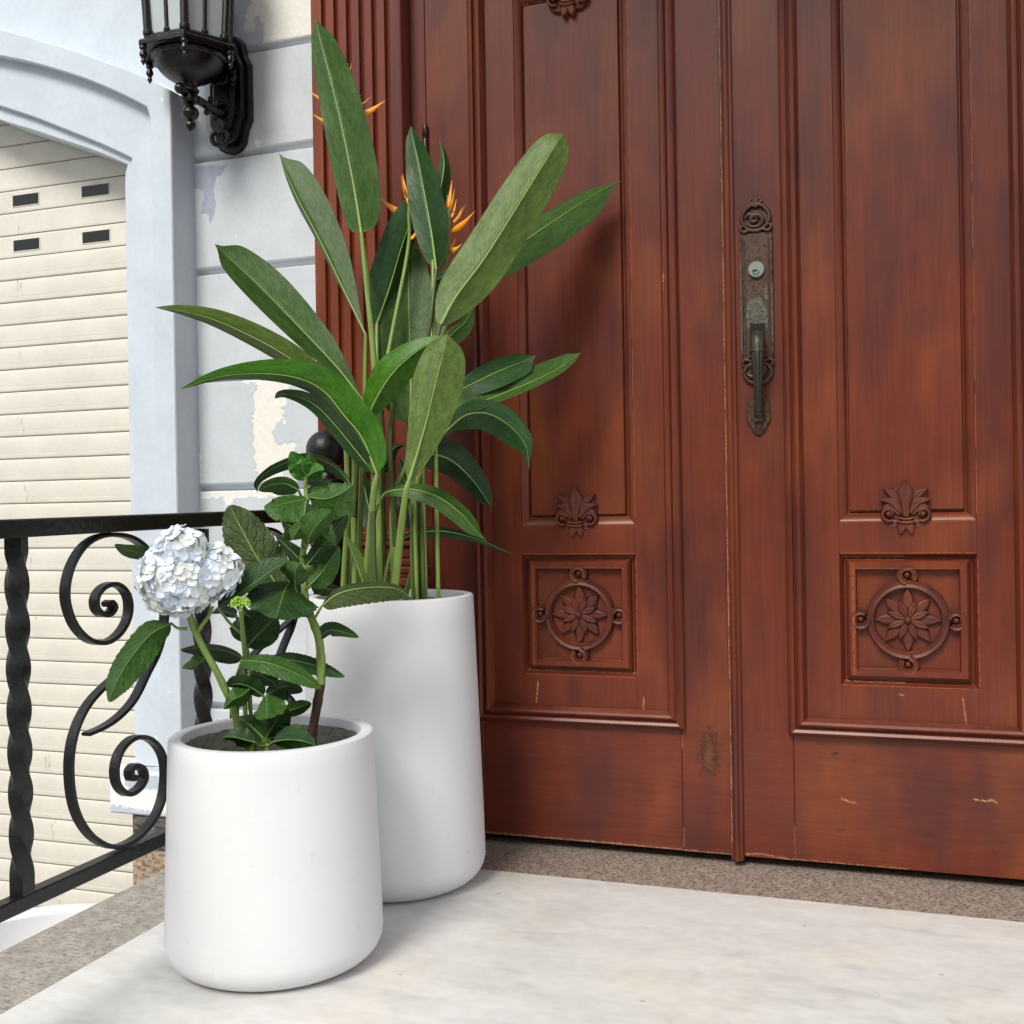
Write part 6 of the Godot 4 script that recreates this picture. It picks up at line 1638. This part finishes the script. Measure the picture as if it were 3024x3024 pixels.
func make_planters() -> void:
	planter("tall_planter", Vector3(-0.5435, 0.0, 0.248), 0.1576, 0.1435, 0.4947, 0.047, 0.462, 0.0155, "tall white cylindrical planter against the doors")
	var s := planter("short_planter", Vector3(-0.5685, 0.0, 0.5995), 0.1550, 0.1452, 0.323, 0.038, 0.195, 0.0185, "short white cylindrical planter in front, holding the hydrangea")
	# small printed sticker on the inside wall
	var st := mb()
	var r := 0.1452 - 0.0185 - 0.0032
	var a0 := 3.62
	for i in 4:
		var a := a0 + i * 0.055
		var b := a + 0.055
		quad(st, Vector3(sin(b) * r, 0.272, cos(b) * r), Vector3(sin(a) * r, 0.272, cos(a) * r), Vector3(sin(a) * r, 0.301, cos(a) * r), Vector3(sin(b) * r, 0.301, cos(b) * r))
	var stk := build(st, "sticker", M.sticker, s)
	st = mb()
	r -= 0.0006
	for q in [[0.295, 0.03, 0.19], [0.288, 0.03, 0.17], [0.281, 0.07, 0.13]]:
		var a: float = a0 + q[1]
		while a < a0 + q[2]:
			var b := a + 0.011
			quad(st, Vector3(sin(b) * r, q[0] - 0.0018, cos(b) * r), Vector3(sin(a) * r, q[0] - 0.0018, cos(a) * r), Vector3(sin(a) * r, q[0] + 0.0018, cos(a) * r), Vector3(sin(b) * r, q[0] + 0.0018, cos(b) * r))
			a += 0.0155
	build(st, "print", M.sticker_ink, stk)
	# wide bowl on the driveway, seen through the railing
	var t := thing("bowl_planter", Vector3(-1.45, GROUND_Y, 0.12), "wide white bowl on the driveway beyond the railing", "planter")
	st = mb()
	lathe(st, [Vector2(0, 0), Vector2(0.17, 0.0), Vector2(0.20, 0.03), Vector2(0.24, 0.14), Vector2(0.268, 0.27), Vector2(0.276, 0.345), Vector2(0.288, 0.362), Vector2(0.288, 0.376), Vector2(0.283, 0.380), Vector2(0.236, 0.380), Vector2(0.230, 0.376)], 72)
	build(st, "shell", M.pot, t)
	st = mb()
	lathe(st, [Vector2(0.230, 0.377), Vector2(0.228, 0.33), Vector2(0.222, 0.24), Vector2(0, 0.235)], 72)
	build(st, "inside", M.pot, t)

# ---------------------------------------------------------------- plants
func make_heliconia() -> void:
	var t := thing("heliconia_plant", Vector3(-0.5435, 0.44, 0.248), "tall leafy plant with orange flowers in the tall planter", "plant")
	var mats := [M.h0, M.h1, M.h2, M.h3, M.h4, M.h5]
	var i := 0
	for q in HELI_LEAVES:
		i += 1
		var st := leaf_mesh(q[0], q[1], q[2], q[3], q[4], q[5], 0, 44, 300 + i)
		var lf := build(st, "leaf", mats[q[6]], t)
		st = mb()
		var sp := spline(q[0], 6)
		var up := []
		for k in sp.size(): up.append(sp[k] + FACE * 0.0006)
		var w: float = q[1] + q[2]
		tube(st, up, [0.0010 + w * 0.020, 0.0008 + w * 0.010, 0.0009, 0.0004, 0.0002], 8)
		build(st, "midrib", M.midrib, lf)
		if q[7].size() > 0:
			st = mb()
			var sp2: Array = q[7].duplicate()
			sp2.push_front(Vector3(sp2[0].x, 0.015, sp2[0].z))
			tube(st, spline(sp2, 6), [q[8] * 0.95, q[8] * 0.82, q[8] * 0.75, (q[8] + q[9]) * 0.38, q[9] * 0.7], 10)
			build(st, "stalk", M.stem if i % 3 != 0 else M.stem_dark, t)
	for q in HELI_STEMS:
		var st := mb()
		var sp2: Array = q[0].duplicate()
		if sp2[0].y < 0.12: sp2.push_front(Vector3(sp2[0].x, 0.015, sp2[0].z))
		tube(st, spline(sp2, 6), [q[1] * 0.9, q[1] * 0.8, q[1] * 0.65], 10)
		build(st, "stalk", M.stem_dark if i % 2 == 0 else M.stem, t)
		i += 1
	for q in HELI_FLOWERS:
		var st := mb()
		var axp: Array = q[0].duplicate()
		tube(st, spline(axp, 8), [0.004, 0.0035, 0.0028], 8)
		var fl := build(st, "flower", M.stem, t)
		var k := 0
		for b in q[1]:
			st = mb()
			var d: Vector3 = b[1] - b[0]
			var mid: Vector3 = b[0] + d * 0.5 + Vector3(0, -0.004, 0)
			tube(st, spline([b[0], mid, b[1]], 6), [b[2] * 0.35, b[2] * 0.72, b[2] * 0.72, b[2] * 0.5, b[2] * 0.25, 0.0003], 8, 0.6)
			build(st, "bract", M.bract if k % 3 != 1 else M.bract2, fl)
			k += 1

func floret_mesh(v: int) -> ArrayMesh:
	var st := mb(true)
	rng.seed = 900 + v
	for k in 4:
		var a := PI / 2 * k + rng.randf_range(-0.12, 0.12)
		var d := Vector3(cos(a), sin(a), 0)
		var e := Vector3(-sin(a), cos(a), 0)
		var lift := rng.randf_range(-0.15, 0.40)
		var L := rng.randf_range(0.0112, 0.0132)
		var rows := []
		for i in 6:
			var f := i / 5.0
			var w := 0.0079 * pow(maxf(0.0, sin(PI * (0.08 + 0.86 * f))), 0.55) * (0.5 + 0.5 * f if f < 0.9 else 0.86)
			if i == 5: w *= 0.55
			var r := []
			for j in 5:
				var s := (j - 2) / 2.0
				r.append(d * L * f * (1.0 - 0.06 * s * s) + e * w * s + Vector3(0, 0, lift * L * f * f - 0.0016 * (1.0 - s * s) * sin(PI * f) + 0.0009 * k))
			rows.append(r)
		for i in 5:
			for j in 4:
				quad(st, rows[i][j], rows[i + 1][j], rows[i + 1][j + 1], rows[i][j + 1])
	ball(st, Vector3(0, 0, 0.0012), 0.0012, 6)
	st.generate_normals()
	return st.commit()

func make_hydrangea() -> void:
	var t := thing("hydrangea_plant", Vector3(-0.5686, 0.27, 0.5995), "hydrangea with one pale blue flower head in the short planter", "plant")
	var mats := [M.y0, M.y1, M.y2, M.y3]
	var i := 0
	for q in HYDRA_LEAVES:
		i += 1
		var st := leaf_mesh(q[0], q[1], q[2], q[3], q[4], "ovate", 17, 68, 600 + i)
		var lf := build(st, "leaf", mats[q[5]], t)
		st = mb()
		var up := []
		for v in spline(q[0], 5): up.append(v + FACE * 0.0005)
		tube(st, up, [0.0014, 0.0009, 0.0006, 0.0002], 7)
		build(st, "midrib", M.midrib if q[5] == 2 else M.rib_green, lf)
		if q[6].size() > 0:
			st = mb()
			var a: Vector3 = q[6][0]
			var b: Vector3 = q[0][0]
			var mid := (a + b) * 0.5 + Vector3(0, -0.003, 0.002)
			tube(st, spline([a, mid, b], 5), [0.0026, 0.0021, 0.0018], 8)
			build(st, "leaf_stalk", M.stem, lf)
	for q in HYDRA_STEMS:
		var st := mb()
		var sp: Array = q[0].duplicate()
		if sp[0].y < 0.06: sp.push_front(Vector3(sp[0].x * 0.9, -0.08, sp[0].z * 0.9))
		var pts := spline(sp, 7)
		var rr := []
		for k in 22: rr.append(0.78 * lerpf(q[1], q[2], k / 21.0) * (1.16 if k % 6 == 5 else 1.0))
		tube(st, pts, rr, 12)
		build(st, "stem", M.stem if q[3] == 0 else M.wood_stem, t)
	# the flower head: florets facing outwards over three merged domes
	var st := mb()
	ball(st, Vector3(-0.083, 0.283, 0.100), 0.0485, 24)
	ball(st, Vector3(-0.071, 0.318, 0.109), 0.0285, 20)
	ball(st, Vector3(-0.044, 0.288, 0.082), 0.0310, 20)
	var head := build(st, "flower_head", M.petal3, t)
	var meshes := []
	for v in 8:
		var ms := floret_mesh(v)
		ms.surface_set_material(0, M["petal%d" % (v % 4)])
		meshes.append(ms)
	var lobes := [[Vector3(-0.083, 0.283, 0.100), Vector3(0.0530, 0.0495, 0.0500), 138], [Vector3(-0.070, 0.321, 0.110), Vector3(0.0330, 0.0300, 0.0320), 48], [Vector3(-0.043, 0.289, 0.081), Vector3(0.0360, 0.0350, 0.0340), 54]]
	rng.seed = 4
	for l in lobes.size():
		var c: Vector3 = lobes[l][0]
		var s: Vector3 = lobes[l][1]
		var n: int = lobes[l][2]
		for k in n:
			var y := 1.0 - 2.0 * (k + 0.5) / n
			var a := k * 2.39996 + l
			var r := sqrt(1.0 - y * y)
			var d := Vector3(cos(a) * r, y, sin(a) * r)
			d = (d + Vector3(rng.randf_range(-1, 1), rng.randf_range(-1, 1), rng.randf_range(-1, 1)) * 0.09).normalized()
			var p := c + d * s * rng.randf_range(0.90, 1.06)
			var hidden := false
			for m in lobes.size():
				if m != l and ((p - lobes[m][0]) / lobes[m][1]).length() < 0.86: hidden = true
			if hidden: continue
			var nrm := (d + Vector3(rng.randf_range(-1, 1), rng.randf_range(-1, 1), rng.randf_range(-1, 1)) * 0.34).normalized()
			var o := MeshInstance3D.new()
			o.name = "floret"
			var pick := rng.randi() % 8
			o.mesh = meshes[pick]
			var up := Vector3.UP if absf(nrm.y) < 0.95 else Vector3.RIGHT
			var xx := up.cross(nrm).normalized()
			var bs := Basis(xx, nrm.cross(xx), nrm) * Basis(Vector3(0, 0, 1), rng.randf() * TAU)
			o.transform = Transform3D(bs.scaled_local(Vector3.ONE * rng.randf_range(0.92, 1.14)), p)
			head.add_child(o, true)
	# green bud cluster
	st = mb(true)
	rng.seed = 12
	for k in 110:
		var y := rng.randf_range(-0.5, 1.0)
		var a := rng.randf() * TAU
		var r := sqrt(1.0 - y * y * 0.9)
		ball(st, Vector3(0.015 + cos(a) * r * 0.0135, 0.248 + y * 0.0085, 0.100 + sin(a) * r * 0.0115), rng.randf_range(0.0012, 0.0019), 6)
	build(st, "bud_cluster", M.bud, t)

func _ready() -> void:
	make_view()
	make_materials()
	make_setting()
	make_surroundings()
	make_walls()
	make_shutter()
	make_doors()
	make_railing()
	make_lantern()
	make_planters()
	make_heliconia()
	make_hydrangea()
